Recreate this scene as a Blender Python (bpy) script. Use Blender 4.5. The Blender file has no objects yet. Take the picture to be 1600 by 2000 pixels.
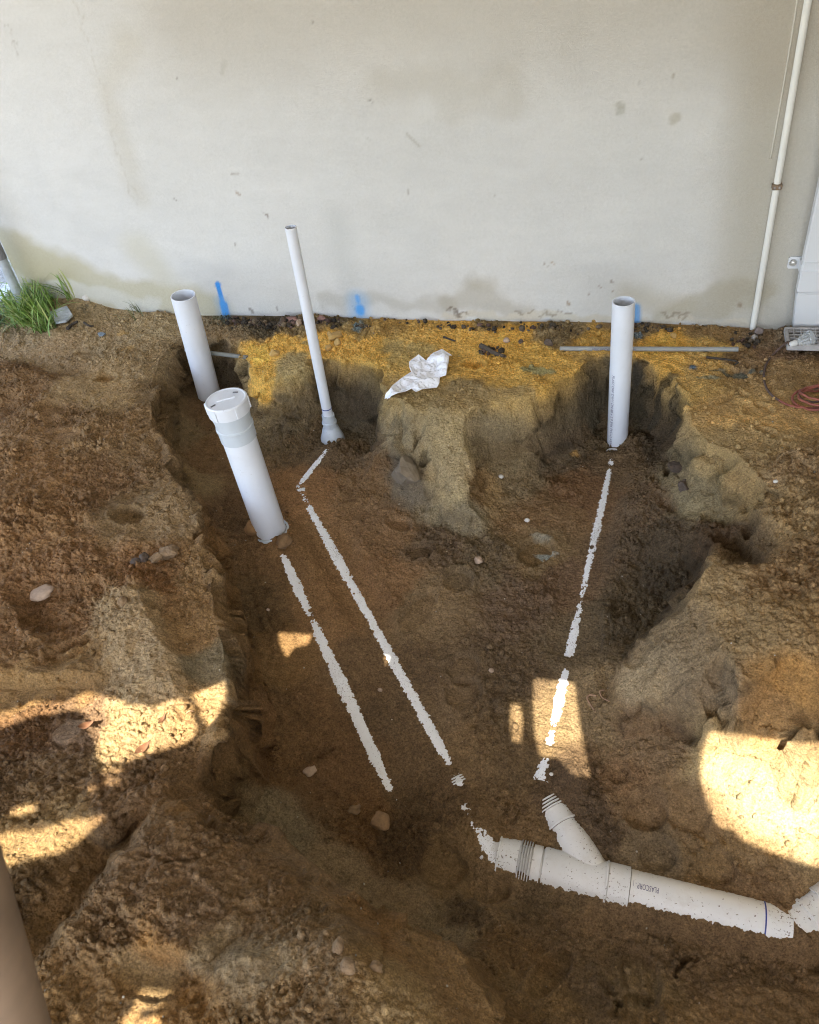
import bpy, bmesh, math, random
import numpy as np
from mathutils import Vector, Matrix, geometry
random.seed(7); RNG = np.random.default_rng(7)
SC = bpy.context.scene; COL = SC.collection

# ------------------------------------------------------------------ camera
F, CX, CY = 1600.0, 800.0, 1000.0
H = 1.8                                   # eye height above the ground by the wall
YW = 3.2                                  # distance of the wall face
def _ray(px, py): return np.array([px - CX, CY - py, -F])
_n = _ray(1090, 2800); _n /= np.linalg.norm(_n)
_L = np.cross(np.cross(_ray(870, 625), _ray(1460, 633)), _n); _L /= np.linalg.norm(_L)
_X = _L if _L[0] > 0 else -_L
_Z = -_n; _Y = np.cross(_Z, _X)
ROT = np.array([_X, _Y, _Z])
def vdir(px, py): return ROT @ _ray(px, py)
EYE = np.array([0, 0, H])
def at_z(px, py, z): v = vdir(px, py); return EYE + v * ((z - H) / v[2])
def at_y(px, py, y): v = vdir(px, py); return EYE + v * (y / v[1])
def depth(p): return float(-(ROT.T @ (np.asarray(p) - EYE))[2])
def proj(p):
    c = ROT.T @ (np.asarray(p) - EYE); return CX + F * c[0] / -c[2], CY - F * c[1] / -c[2]

cam = bpy.data.cameras.new('camera'); co = bpy.data.objects.new('camera', cam); COL.objects.link(co)
cam.sensor_fit = 'HORIZONTAL'; cam.sensor_width = 36; cam.lens = 36
cam.clip_start = 0.05; cam.clip_end = 500
M = Matrix.Identity(4)
for i in range(3):
    for j in range(3): M[i][j] = ROT[i][j]
M.translation = EYE; co.matrix_world = M
cam.dof.use_dof = True; cam.dof.focus_distance = 2.7; cam.dof.aperture_fstop = 13.0
SC.camera = co

# ------------------------------------------------------------------ light
SUN_EL, SUN_AZ = math.radians(54), math.radians(168)      # azimuth clockwise from +Y (sun is behind the camera)
SDIR = np.array([math.cos(SUN_EL) * math.sin(SUN_AZ), math.cos(SUN_EL) * math.cos(SUN_AZ), math.sin(SUN_EL)])
w = bpy.data.worlds.new('World'); SC.world = w; w.use_nodes = True
nt = w.node_tree; nt.nodes.clear()
sky = nt.nodes.new('ShaderNodeTexSky'); sky.sky_type = 'NISHITA'; sky.sun_disc = False
sky.sun_elevation = SUN_EL; sky.sun_rotation = SUN_AZ; sky.dust_density = 2.0; sky.air_density = 1.0; sky.ozone_density = 0.6
bg = nt.nodes.new('ShaderNodeBackground'); bg.inputs[1].default_value = 0.15
ou = nt.nodes.new('ShaderNodeOutputWorld')
nt.links.new(sky.outputs[0], bg.inputs[0]); nt.links.new(bg.outputs[0], ou.inputs[0])
sl = bpy.data.lights.new('sun', 'SUN'); sl.energy = 3.3; sl.angle = math.radians(0.32); sl.color = (1.0, 0.93, 0.80)
so = bpy.data.objects.new('sun', sl); COL.objects.link(so); so.location = (0, -5, 8)
so.rotation_euler = Vector(SDIR).to_track_quat('Z', 'Y').to_euler()
SC.view_settings.view_transform = 'Standard'; SC.view_settings.look = 'None'
SC.view_settings.exposure = 2.55; SC.view_settings.gamma = 1.0
SC.cycles.pixel_filter_type = 'BLACKMAN_HARRIS'; SC.cycles.filter_width = 1.05
SC.cycles.max_bounces = 8; SC.cycles.diffuse_bounces = 5

# ------------------------------------------------------------------ helpers
def tag(o, label=None, cat=None, group=None, kind=None):
    if label: o['label'] = label
    if cat: o['category'] = cat
    if group: o['group'] = group
    if kind: o['kind'] = kind
    return o
def empty(name, loc, label, cat, group=None):
    o = bpy.data.objects.new(name, None); COL.objects.link(o); o.location = Vector(loc); o.empty_display_size = .05
    bpy.context.view_layer.update()
    return tag(o, label, cat, group)
def link_mesh(name, me, mat=None, parent=None):
    o = bpy.data.objects.new(name, me); COL.objects.link(o)
    if mat: me.materials.append(mat)
    if parent:
        o.parent = parent
        def wloc(q): return Vector(q.location) + (q.matrix_parent_inverse.translation + wloc(q.parent) if q.parent else Vector())
        loc = wloc(parent)
        o.matrix_parent_inverse = Matrix.Translation(-loc)
    return o
def from_np(name, V, Fc, mat=None, parent=None, smooth=True):
    me = bpy.data.meshes.new(name)
    V = np.asarray(V, dtype=np.float32); Fc = np.asarray(Fc, dtype=np.int32); k = Fc.shape[1]
    me.vertices.add(len(V)); me.vertices.foreach_set('co', V.ravel())
    me.loops.add(Fc.size); me.loops.foreach_set('vertex_index', Fc.ravel())
    me.polygons.add(len(Fc)); me.polygons.foreach_set('loop_start', np.arange(0, Fc.size, k, dtype=np.int32))
    me.polygons.foreach_set('use_smooth', np.full(len(Fc), smooth, dtype=bool))
    me.update(calc_edges=True)
    return link_mesh(name, me, mat, parent)
def set_color(me, C, name='Col', A=None):
    a = me.color_attributes.new(name, 'FLOAT_COLOR', 'POINT')
    c4 = np.ones((len(C), 4), dtype=np.float32); c4[:, :3] = C
    if A is not None: c4[:, 3] = A
    a.data.foreach_set('color', c4.ravel())
def from_bm(name, bm, mat=None, parent=None, smooth=False):
    me = bpy.data.meshes.new(name); bm.to_mesh(me); bm.free()
    if smooth:
        for p in me.polygons: p.use_smooth = True
    return link_mesh(name, me, mat, parent)
def frame(d):
    d = np.asarray(d, float); d = d / np.linalg.norm(d)
    a = np.array([0, 0, 1.]) if abs(d[2]) < .9 else np.array([0, 1., 0])
    u = np.cross(d, a); u /= np.linalg.norm(u); v = np.cross(d, u); return d, u, v
def lathe(name, p0, d, prof, mat, parent=None, seg=48, sharp=True, wob=0):
    """surface of revolution round the axis p0 + s*d through the (s, r) profile"""
    d, u, v = frame(d); p0 = np.asarray(p0, float)
    pr = []
    for i, q in enumerate(prof):
        pr.append(q)
    t = np.linspace(0, 2 * math.pi, seg, endpoint=False)
    V = []
    for s, r in pr:
        V.append(p0 + s * d + r * (np.cos(t)[:, None] * u + np.sin(t)[:, None] * v))
    V = np.concatenate(V); n = len(pr)
    i = np.arange(n - 1)[:, None] * seg; j = np.arange(seg)[None]; jn = (j + 1) % seg
    Fc = np.stack([i + j, i + seg + j, i + seg + jn, i + jn], -1).reshape(-1, 4)
    o = from_np(name, V, Fc, mat, parent)
    bm = bmesh.new(); bm.from_mesh(o.data)
    bmesh.ops.remove_doubles(bm, verts=bm.verts, dist=1e-6)
    bmesh.ops.recalc_face_normals(bm, faces=bm.faces)
    for e in bm.edges:
        if len(e.link_faces) == 2 and e.calc_face_angle(0) > math.radians(30): e.smooth = False
    bm.to_mesh(o.data); bm.free()
    return o
def tube(s0, s1, r, wall):      # open tube with a visible bore
    return [(s0, r), (s1 - .001, r), (s1, r - .001), (s1, r - wall + .001), (s1 - .001, r - wall), (s0, r - wall)]
def sweep(name, pts, r, mat, parent=None, seg=10, cap=True):
    pts = np.asarray(pts, float); n = len(pts)
    T = np.gradient(pts, axis=0); T /= np.linalg.norm(T, axis=1)[:, None]
    _, u, _ = frame(T[0]); V = []
    rr = np.full(n, r) if np.isscalar(r) else np.asarray(r)
    t = np.linspace(0, 2 * math.pi, seg, endpoint=False)
    for i in range(n):
        u = u - T[i] * (u @ T[i]); u /= np.linalg.norm(u); v = np.cross(T[i], u)
        V.append(pts[i] + rr[i] * (np.cos(t)[:, None] * u + np.sin(t)[:, None] * v))
    V = np.concatenate(V)
    i = np.arange(n - 1)[:, None] * seg; j = np.arange(seg)[None]; jn = (j + 1) % seg
    Fc = np.stack([i + j, i + jn, i + seg + jn, i + seg + j], -1).reshape(-1, 4)
    o = from_np(name, V, Fc, mat, parent)
    if cap:
        bm = bmesh.new(); bm.from_mesh(o.data); bm.verts.ensure_lookup_table()
        bm.faces.new([bm.verts[k] for k in range(seg)][::-1]); bm.faces.new([bm.verts[(n - 1) * seg + k] for k in range(seg)])
        bm.to_mesh(o.data); bm.free()
    return o
def spline(P, n=12):
    P = np.asarray(P, float); Q = np.vstack([2 * P[0] - P[1], P, 2 * P[-1] - P[-2]]); out = []
    for i in range(1, len(Q) - 2):
        p0, p1, p2, p3 = Q[i - 1:i + 3]
        for t in np.linspace(0, 1, n, endpoint=False):
            out.append(.5 * (2 * p1 + (p2 - p0) * t + (2 * p0 - 5 * p1 + 4 * p2 - p3) * t * t + (3 * p1 - p0 - 3 * p2 + p3) * t ** 3))
    out.append(P[-1]); return np.array(out)
def box(bm, lo, hi, rot=None):
    lo = np.array(lo, float); hi = np.array(hi, float)
    r = bmesh.ops.create_cube(bm, size=1, matrix=Matrix.Translation(Vector((lo + hi) / 2)) @ Matrix.Diagonal(Vector((*(hi - lo), 1))))
    return r['verts']
def smooth01(x): x = np.clip(x, 0, 1); return x * x * (3 - 2 * x)
def srgb(c): c = np.asarray(c, float) / 255; return np.where(c <= .04045, c / 12.92, ((c + .055) / 1.055) ** 2.4)

# ------------------------------------------------------------------ noise
_P = np.random.default_rng(3).permutation(4096).astype(np.int32)
_G2 = np.stack([np.cos(np.arange(256) * 2.399), np.sin(np.arange(256) * 2.399)], 1).astype(np.float32)
_g = np.random.default_rng(4).normal(size=(256, 3)); _G3 = (_g / np.linalg.norm(_g, axis=1)[:, None]).astype(np.float32)
def _h2(i, j, s): return _P[(_P[(i + s * 131) & 4095] + j) & 4095]
def pn2(x, y, s=0):
    i = np.floor(x).astype(np.int32); j = np.floor(y).astype(np.int32); fx = (x - i).astype(np.float32); fy = (y - j).astype(np.float32)
    u = fx * fx * fx * (fx * (fx * 6 - 15) + 10); v = fy * fy * fy * (fy * (fy * 6 - 15) + 10)
    def g(a, b):
        q = _G2[_h2(i + a, j + b, s) & 255]; return q[..., 0] * (fx - a) + q[..., 1] * (fy - b)
    a = g(0, 0); a += u * (g(1, 0) - a); b = g(0, 1); b += u * (g(1, 1) - b)
    return 1.4 * (a + v * (b - a))
def pn3(x, y, z, s=0):
    i = np.floor(x).astype(np.int32); j = np.floor(y).astype(np.int32); k = np.floor(z).astype(np.int32)
    fx = (x - i).astype(np.float32); fy = (y - j).astype(np.float32); fz = (z - k).astype(np.float32)
    fd = lambda t: t * t * t * (t * (t * 6 - 15) + 10)
    u, v, ww = fd(fx), fd(fy), fd(fz)
    def g(a, b, c):
        q = _G3[_P[(_h2(i + a, j + b, s) + k + c) & 4095] & 255]
        return q[..., 0] * (fx - a) + q[..., 1] * (fy - b) + q[..., 2] * (fz - c)
    def pl(c):
        a = g(0, 0, c); a += u * (g(1, 0, c) - a); b = g(0, 1, c); b += u * (g(1, 1, c) - b); return a + v * (b - a)
    a = pl(0); return 1.5 * (a + ww * (pl(1) - a))
def fbm2(x, y, f, o=4, s=0, g=.5):
    r = 0; a = 1.
    for q in range(o): r = r + a * pn2(x * f, y * f, s + q); f *= 2.03; a *= g
    return r
def crumbs(x, y, cell, s, dens=.8):
    """height of rounded lumps scattered on a jittered grid"""
    X = x / cell; Y = y / cell; i = np.floor(X).astype(np.int32); j = np.floor(Y).astype(np.int32); best = np.zeros(X.shape, np.float32)
    for a in (-1, 0, 1):
        for b in (-1, 0, 1):
            h = _h2(i + a, j + b, s); h2 = _P[(h + 71) & 4095]; h3 = _P[(h2 + 17) & 4095]; h4 = _P[(h3 + 5) & 4095]
            cx = i + a + .15 + .7 * (h2 / 4096.); cy = j + b + .15 + .7 * (h3 / 4096.)
            r = (.30 + .55 * (h4 / 4096.) ** 1.6)
            r = np.where((h / 4096.) < dens, r, .01)
            el = .7 + .6 * ((h2 & 255) / 255.)
            d2 = ((X - cx) ** 2 * el + (Y - cy) ** 2 / el) / (r * r)
            best = np.maximum(best, np.sqrt(np.clip(1 - d2, 0, 1)).astype(np.float32) * r.astype(np.float32))
    return best * cell
def blur(A, r):
    if r < 1: return A
    k = np.exp(-.5 * (np.arange(-3 * r, 3 * r + 1) / r) ** 2); k /= k.sum(); m = 3 * r
    B = np.pad(A, ((m, m), (0, 0)), 'edge'); A = sum(k[q] * B[q:q + A.shape[0]] for q in range(len(k)))
    B = np.pad(A, ((0, 0), (m, m)), 'edge'); return sum(k[q] * B[:, q:q + A.shape[1]] for q in range(len(k)))

# ------------------------------------------------------------------ materials
def new_mat(name):
    m = bpy.data.materials.new(name); m.use_nodes = True; n = m.node_tree; n.nodes.clear()
    b = n.nodes.new('ShaderNodeBsdfPrincipled'); o = n.nodes.new('ShaderNodeOutputMaterial'); n.links.new(b.outputs[0], o.inputs[0])
    return m, n, b
def N(n, t, **k):
    x = n.nodes.new('ShaderNode' + t)
    for a, v in k.items():
        if a.startswith('i_'): x.inputs[int(a[2:]) if a[2:].isdigit() else a[2:]].default_value = v
        else: setattr(x, a, v)
    return x
def noise_n(n, scale, detail=4, rough=.6, co=None):
    x = N(n, 'TexNoise'); x.inputs['Scale'].default_value = scale; x.inputs['Detail'].default_value = detail; x.inputs['Roughness'].default_value = rough
    if co is not None: n.links.new(co, x.inputs['Vector'])
    return x
def ramp(n, src, stops):
    r = N(n, 'ValToRGB'); e = r.color_ramp.elements
    while len(e) < len(stops): e.new(.5)
    for el, (p, c) in zip(e, stops): el.position = p; el.color = c if len(c) == 4 else (*c, 1)
    n.links.new(src, r.inputs[0]); return r
def mix(n, fac, a, b, mode='MIX'):
    x = N(n, 'Mix', data_type='RGBA', blend_type=mode)
    for sock, v in ((0, fac), (6, a), (7, b)):
        if isinstance(v, (int, float)): x.inputs[sock].default_value = v
        elif isinstance(v, tuple): x.inputs[sock].default_value = v if len(v) == 4 else (*v, 1)
        else: n.links.new(v, x.inputs[sock])
    return x.outputs[2]
def simple(name, col, rough=.5, var=.12, scale=30, bump=0., metal=0., spec=.5):
    m, n, b = new_mat(name); tc = N(n, 'TexCoord').outputs['Object']
    nz = noise_n(n, scale, 5, .65, tc)
    lo = tuple(c * (1 - var) for c in col); hi = tuple(min(1, c * (1 + var)) for c in col)
    n.links.new(ramp(n, nz.outputs[0], [(.3, lo), (.7, hi)]).outputs[0], b.inputs['Base Color'])
    b.inputs['Roughness'].default_value = rough; b.inputs['Metallic'].default_value = metal; b.inputs['Specular IOR Level'].default_value = spec
    if bump:
        bp = N(n, 'Bump'); bp.inputs['Strength'].default_value = bump; bp.inputs['Distance'].default_value = .003
        n.links.new(noise_n(n, scale * 4, 4, .6, tc).outputs[0], bp.inputs['Height']); n.links.new(bp.outputs[0], b.inputs['Normal'])
    return m
def sand_material():
    m, n, b = new_mat('damp sand'); tc = N(n, 'TexCoord').outputs['Object']
    at = N(n, 'Attribute', attribute_name='Col')
    g1 = noise_n(n, 190, 4, .75, tc); g2 = noise_n(n, 45, 5, .65, tc); g3 = noise_n(n, 900, 2, .5, tc)
    c = mix(n, 1., at.outputs['Color'], ramp(n, g2.outputs[0], [(.25, (.74, .72, .70)), (.5, (1, 1, 1)), (.75, (1.25, 1.24, 1.2))]).outputs[0], 'MULTIPLY')
    c = mix(n, 1., c, ramp(n, g1.outputs[0], [(.28, (.55, .53, .51)), (.5, (1, 1, 1)), (.72, (1.5, 1.47, 1.4))]).outputs[0], 'MULTIPLY')
    g4 = noise_n(n, 95, 3, .6, tc)
    c = mix(n, at.outputs['Alpha'], c, ramp(n, g4.outputs[0], [(.34, (.78, .77, .75)), (.46, (.97, .97, .97)), (.56, (1.03, 1.03, 1.03)), (.68, (1.20, 1.19, 1.17))]).outputs[0], 'MULTIPLY')
    vo = N(n, 'TexVoronoi'); vo.inputs['Scale'].default_value = 170; n.links.new(tc, vo.inputs['Vector'])
    spk = ramp(n, vo.outputs['Distance'], [(.0, (1, 1, 1)), (.07, (1, 1, 1)), (.10, (0, 0, 0))])
    rr = N(n, 'SeparateColor'); n.links.new(vo.outputs['Color'], rr.inputs[0])
    sel = ramp(n, rr.outputs[0], [(.955, (0, 0, 0)), (.965, (1, 1, 1))])
    k = N(n, 'Math', operation='MULTIPLY'); n.links.new(spk.outputs[0], k.inputs[0]); n.links.new(sel.outputs[0], k.inputs[1])
    c = mix(n, k.outputs[0], c, (.55, .50, .42))
    n.links.new(c, b.inputs['Base Color'])
    b.inputs['Roughness'].default_value = .92; b.inputs['Specular IOR Level'].default_value = .18
    b1 = N(n, 'Bump'); b1.inputs['Strength'].default_value = 1.0; b1.inputs['Distance'].default_value = .009
    v2 = N(n, 'TexVoronoi', feature='SMOOTH_F1'); v2.inputs['Scale'].default_value = 105; n.links.new(tc, v2.inputs['Vector'])
    iv = N(n, 'Math', operation='MULTIPLY_ADD'); iv.inputs[1].default_value = -.7; iv.inputs[2].default_value = .7
    n.links.new(v2.outputs['Distance'], iv.inputs[0])
    ad = N(n, 'Math', operation='ADD'); n.links.new(iv.outputs[0], ad.inputs[0]); n.links.new(g1.outputs[0], ad.inputs[1])
    n.links.new(ad.outputs[0], b1.inputs['Height'])
    n.links.new(b1.outputs[0], b.inputs['Normal'])
    return m
def pvc_material(name, col, dirt=.25, thr=.64, fine=90, rough=.33):
    m, n, b = new_mat(name); tc = N(n, 'TexCoord').outputs['Object']
    big = noise_n(n, 9, 4, .6, tc)
    c = ramp(n, big.outputs[0], [(.3, tuple(x * .93 for x in col)), (.7, col)]).outputs[0]
    sm = noise_n(n, 6, 3, .6, tc); sp = noise_n(n, fine, 3, .62, tc)
    a = N(n, 'Math', operation='MULTIPLY_ADD'); a.inputs[1].default_value = .35; n.links.new(sm.outputs[0], a.inputs[0]); n.links.new(sp.outputs[0], a.inputs[2])
    msk = ramp(n, a.outputs[0], [(thr + .17, (0, 0, 0)), (thr + .21, (1, 1, 1))])
    k = N(n, 'Math', operation='MULTIPLY'); k.inputs[1].default_value = dirt; n.links.new(msk.outputs[0], k.inputs[0])
    c = mix(n, k.outputs[0], c, (.13, .085, .045))
    dst = ramp(n, noise_n(n, 25, 6, .75, tc).outputs[0], [(.5, (0, 0, 0)), (.8, (.35, .35, .35))])
    d2 = N(n, 'Math', operation='MULTIPLY'); d2.inputs[1].default_value = min(1, dirt * 1.1); n.links.new(dst.outputs[0], d2.inputs[0])
    c = mix(n, d2.outputs[0], c, (.42, .34, .25))
    n.links.new(c, b.inputs['Base Color']); b.inputs['Roughness'].default_value = rough; b.inputs['IOR'].default_value = 1.5
    bp = N(n, 'Bump'); bp.inputs['Strength'].default_value = .15; bp.inputs['Distance'].default_value = .002
    n.links.new(a.outputs[0], bp.inputs['Height']); n.links.new(bp.outputs[0], b.inputs['Normal'])
    return m
SAND = sand_material()
PVC = pvc_material('clean white plastic', (.70, .72, .765), .16, .70)
PVCD = pvc_material('sand dusted white plastic', (.70, .685, .65), .95, .64, 150, .42)
PVCB = pvc_material('half buried white plastic', (.82, .82, .82), .8, .63, 300, .42)
PVCG = pvc_material('pale grey plastic', (.52, .56, .60), .2, .70)
INK = simple('dark violet ink', (.10, .09, .16), .5)
BLUEINK = simple('blue marker ink', (.02, .04, .22), .4)

# ------------------------------------------------------------------ terrain survey: breaklines (pixel, height) -> points
PTS = []
def P(px, py, z): PTS.append(at_z(px, py, z))
def line(*L, step=.035):
    Q = [at_z(*q) if len(q) == 3 else np.array(q[1:4], float) for q in L]
    for a, b in zip(Q[:-1], Q[1:]):
        n = max(1, int(np.linalg.norm(b - a) / step))
        for t in np.arange(n) / n: PTS.append(a + (b - a) * t)
    PTS.append(Q[-1])
def rim(L, step=.03):
    """pit edge given as (px, py, z_top, z_floor, run); adds the edge and the foot of the face below it"""
    Q = np.array([list(at_z(a, b, c)) + [d, e] for a, b, c, d, e in L]); R = []
    for a, b in zip(Q[:-1], Q[1:]):
        n = max(1, int(np.linalg.norm(b[:2] - a[:2]) / step))
        for t in np.arange(n) / n: R.append(a + (b - a) * t)
    R.append(Q[-1]); R = np.array(R)
    xy = R[:, :2].copy()
    T = np.gradient(xy, axis=0); T /= np.linalg.norm(T, axis=1)[:, None] + 1e-9
    for _ in range(2): T[1:-1] = (T[:-2] + 2 * T[1:-1] + T[2:]) / 4
    T /= np.linalg.norm(T, axis=1)[:, None] + 1e-9
    Nn = np.stack([-T[:, 1], T[:, 0]], 1)
    for i in range(len(R)):
        x, y, zt, zf, run = R[i]; nx, ny = Nn[i]
        PTS.append(np.array([x, y, zt])); PTS.append(np.array([x - nx * .03, y - ny * .03, zt + .004]))
        PTS.append(np.array([x + nx * run * .12, y + ny * run * .12, zt + (zf - zt) * .25])); PTS.append(np.array([x + nx * run * .42, y + ny * run * .42, zt + (zf - zt) * .72]))
        PTS.append(np.array([x + nx * run, y + ny * run, zf + .015])); PTS.append(np.array([x + nx * (run + .04), y + ny * (run + .04), zf]))
def wallpts(L):
    for px, py in L: PTS.append(at_y(px, py, YW + .02))
# top of the ground by the wall
wallpts([(-40, 588), (30, 586), (75, 583), (120, 577), (150, 575), (180, 582), (230, 599), (300, 606), (400, 612), (500, 612), (600, 613), (700, 617), (870, 622), (1000, 623), (1100, 624), (1250, 626), (1460, 636), (1560, 642), (1640, 645)])
for q in [(60, 650, .05), (0, 650, .05), (100, 690, .035), (200, 660, .03), (300, 655, .02), (0, 690, .05), (250, 620, .02), (140, 620, .05),
          (-100, 700, .06), (-200, 640, .03),
          (0, 714, .10), (60, 726, .09), (110, 747, .075), (60, 700, .04), (120, 725, .03), (0, 755, .085), (55, 765, .06), (30, 806, .03), (0, 800, .03),
          (35, 808, .085), (60, 815, .07), (0, 815, .09), (100, 830, .05), (150, 800, .05), (220, 740, .02), (200, 820, .04), (60, 860, .09), (0, 900, .10), (150, 900, .06), (250, 850, .03),
          (0, 1000, .10), (150, 1000, .07), (250, 985, .02), (255, 1035, .03), (330, 960, .01), (100, 960, .08), (300, 1060, .03), (200, 1040, .06),
          (0, 1100, .06), (130, 1100, .05), (60, 1130, .05), (320, 1120, .0), (370, 1100, .01), (200, 1130, .02),
          (0, 1160, .07), (30, 1200, .06), (60, 1240, .05), (75, 1240, -.005), (110, 1290, .0), (60, 1190, .0), (140, 1230, .01), (170, 1270, .01),
          (250, 1145, .085), (235, 1150, .07), (270, 1160, .08), (290, 1200, .07), (320, 1270, .055), (345, 1330, .035), (200, 1200, .035), (180, 1250, .02), (240, 1250, .055), (210, 1330, .015), (280, 1330, .04), (300, 1365, .01), (345, 1365, .0),
          (330, 1210, .0), (360, 1250, -.005), (380, 1290, -.01), (390, 1200, .0), (350, 1170, .0), (420, 1300, -.015), (375, 1345, -.02), (390, 1370, -.03),
          (0, 1290, .045), (60, 1302, .035), (150, 1300, .03), (100, 1275, .03),
          (100, 1400, .0), (170, 1400, .0), (250, 1420, .0), (330, 1430, -.005), (0, 1420, .02), (80, 1450, .015), (0, 1480, .035), (150, 1500, .03), (250, 1520, .02), (330, 1510, .005),
          (0, 1560, .05), (100, 1560, .045), (200, 1570, .045), (0, 1620, .05), (130, 1620, .04), (60, 1690, .045), (0, 1720, .05), (200, 1600, .05),
          (150, 1680, .0), (200, 1665, -.025), (235, 1655, -.02), (180, 1720, -.02), (120, 1750, .0), (90, 1800, .0), (130, 1790, -.005),
          (300, 1590, .07), (350, 1560, .045), (320, 1545, .03), (300, 1700, .085), (400, 1620, .05), (400, 1700, .06), (390, 1800, .075), (300, 1800, .085), (200, 1880, .07), (300, 1900, .055), (400, 1900, .04), (500, 1860, .05), (500, 1800, .03), (450, 1740, .03),
          (380, 1870, .075), (470, 1880, .08), (560, 1870, .06), (440, 1850, .03), (150, 1930, .06), (250, 1960, .07), (100, 1990, .08), (0, 1990, .07), (400, 1990, .06), (600, 1990, .08), (500, 1960, .08), (650, 1930, .08), (700, 1880, .07), (640, 1820, .06), (600, 1880, .08), (750, 1960, .06), (820, 1990, .0), (870, 1960, -.06),
          (0, 2150, .06), (300, 2150, .06), (600, 2150, .07), (900, 2200, -.05),
          (440, 1620, .015), (480, 1660, .01), (550, 1700, .0), (590, 1745, -.005), (660, 1790, -.01), (540, 1770, .03), (470, 1700, .025),
          (420, 1540, -.02), (400, 1590, .01)]: P(*q)
line((110, 1860, .085), (135, 1815, .10), (165, 1795, .09), (190, 1740, .105), (225, 1700, .085), (240, 1665, .10), (275, 1640, .085), (300, 1580, .075))
line((100, 1835, .0), (135, 1785, -.025), (170, 1735, -.035), (215, 1680, -.04), (240, 1650, -.03))
line((-60, 1312, .035), (60, 1312, .035), (120, 1312, .03), (190, 1314, .03)); line((-60, 1344, .0), (100, 1344, .0), (190, 1346, -.003))
line((-60, 1352, .005), (100, 1352, .003), (185, 1354, .0))
line((1046, 768, 0), (1036, 776, 0), (990, 789, 0), (940, 795, 0), (880, 801, 0), (825, 800, 0), (765, 794, 0), (750, 770, 0))
for row in ([(1038, 802, -.05), (990, 815, -.052), (950, 815, -.04), (890, 826, -.03), (830, 826, -.035), (778, 826, -.06), (756, 815, -.085)],
            [(1034, 850, -.15), (985, 865, -.155), (948, 862, -.135), (928, 866, -.11), (908, 872, -.082), (870, 870, -.083), (820, 870, -.10), (780, 868, -.13), (759, 860, -.135)],
            [(1034, 888, -.22), (985, 892, -.215), (945, 897, -.205), (926, 898, -.165), (914, 894, -.11), (880, 910, -.127), (840, 905, -.145), (795, 900, -.18), (766, 890, -.195)],
            [(1036, 930, -.28), (990, 940, -.28), (955, 950, -.27), (936, 950, -.235), (922, 946, -.175), (890, 955, -.185), (852, 950, -.20)],
            [(1045, 985, -.315), (1000, 1000, -.32), (955, 1010, -.312), (938, 1010, -.28), (926, 1000, -.235), (890, 1005, -.245), (860, 990, -.25), (842, 985, -.29)],
            [(928, 1045, -.318), (890, 1042, -.312), (858, 1022, -.308)],
            [(1425, 1426, -.26), (1470, 1426, -.225), (1530, 1433, -.215), (1600, 1436, -.215), (1700, 1440, -.215)], [(1392, 1438, -.315), (1430, 1444, -.275), (1480, 1447, -.243), (1530, 1450, -.236), (1600, 1453, -.238), (1700, 1456, -.24)]):
    line(*row, step=.015)
line((1046, 762, .003), (990, 779, .003), (940, 786, .003), (880, 791, .003), (825, 790, .003), (770, 784, .003))
# near and left edge of the pit, going round towards the camera
rim([(372, 660, 0, -.20, .05), (345, 668, 0, -.22, .05), (320, 700, 0, -.22, .07), (304, 750, .0, -.22, .08), (300, 815, .0, -.22, .09), (322, 880, .0, -.22, .09), (350, 940, .0, -.23, .09),
     (383, 985, .005, -.25, .06), (384, 1030, .005, -.28, .06), (400, 1090, -.0, -.31, .05), (432, 1170, -.015, -.33, .05), (444, 1250, -.02, -.35, .045), (452, 1335, -.03, -.375, .04),
     (432, 1410, -.03, -.385, .04), (398, 1462, -.03, -.39, .04), (392, 1522, -.03, -.395, .05), (440, 1572, -.035, -.405, .05), (510, 1610, -.045, -.415, .05), (580, 1655, -.06, -.435, .05),
     (650, 1708, -.085, -.45, .06), (720, 1760, -.10, -.46, .06), (800, 1805, -.12, -.47, .07), (880, 1850, -.14, -.46, .15), (950, 1925, -.15, -.45, .15), (1000, 2000, -.16, -.44, .15), (1060, 2150, -.16, -.44, .2)])
# far edge of the pit, going back from right to left
rim([(1505, 1015, -.01, -.13, .14), (1490, 945, 0, -.17, .15), (1440, 888, 0, -.2, .2), (1375, 868, 0, -.22, .15), (1347, 830, 0, -.25, .08), (1335, 768, 0, -.3, .05), (1302, 727, 0, -.32, .05),
     (1255, 707, 0, -.33, .05), (1200, 702, 0, -.33, .05), (1166, 702, 0, -.33, .05), (1122, 730, 0, -.33, .08), (1078, 750, 0, -.33, .07), (1046, 768, 0, -.33, .06)])
rim([(750, 770, 0, -.29, .05), (744, 752, 0, -.28, .05), (738, 724, 0, -.28, .04), (702, 713, 0, -.28, .05), (652, 706, 0, -.28, .05),
     (616, 704, 0, -.28, .05), (602, 716, 0, -.27, .08), (560, 738, -.02, -.26, .16), (516, 738, -.02, -.25, .16), (486, 722, 0, -.24, .08), (473, 700, 0, -.23, .05), (470, 682, 0, -.22, .05), (462, 668, 0, -.22, .05), (420, 660, 0, -.21, .05), (372, 660, 0, -.20, .05)])
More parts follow.
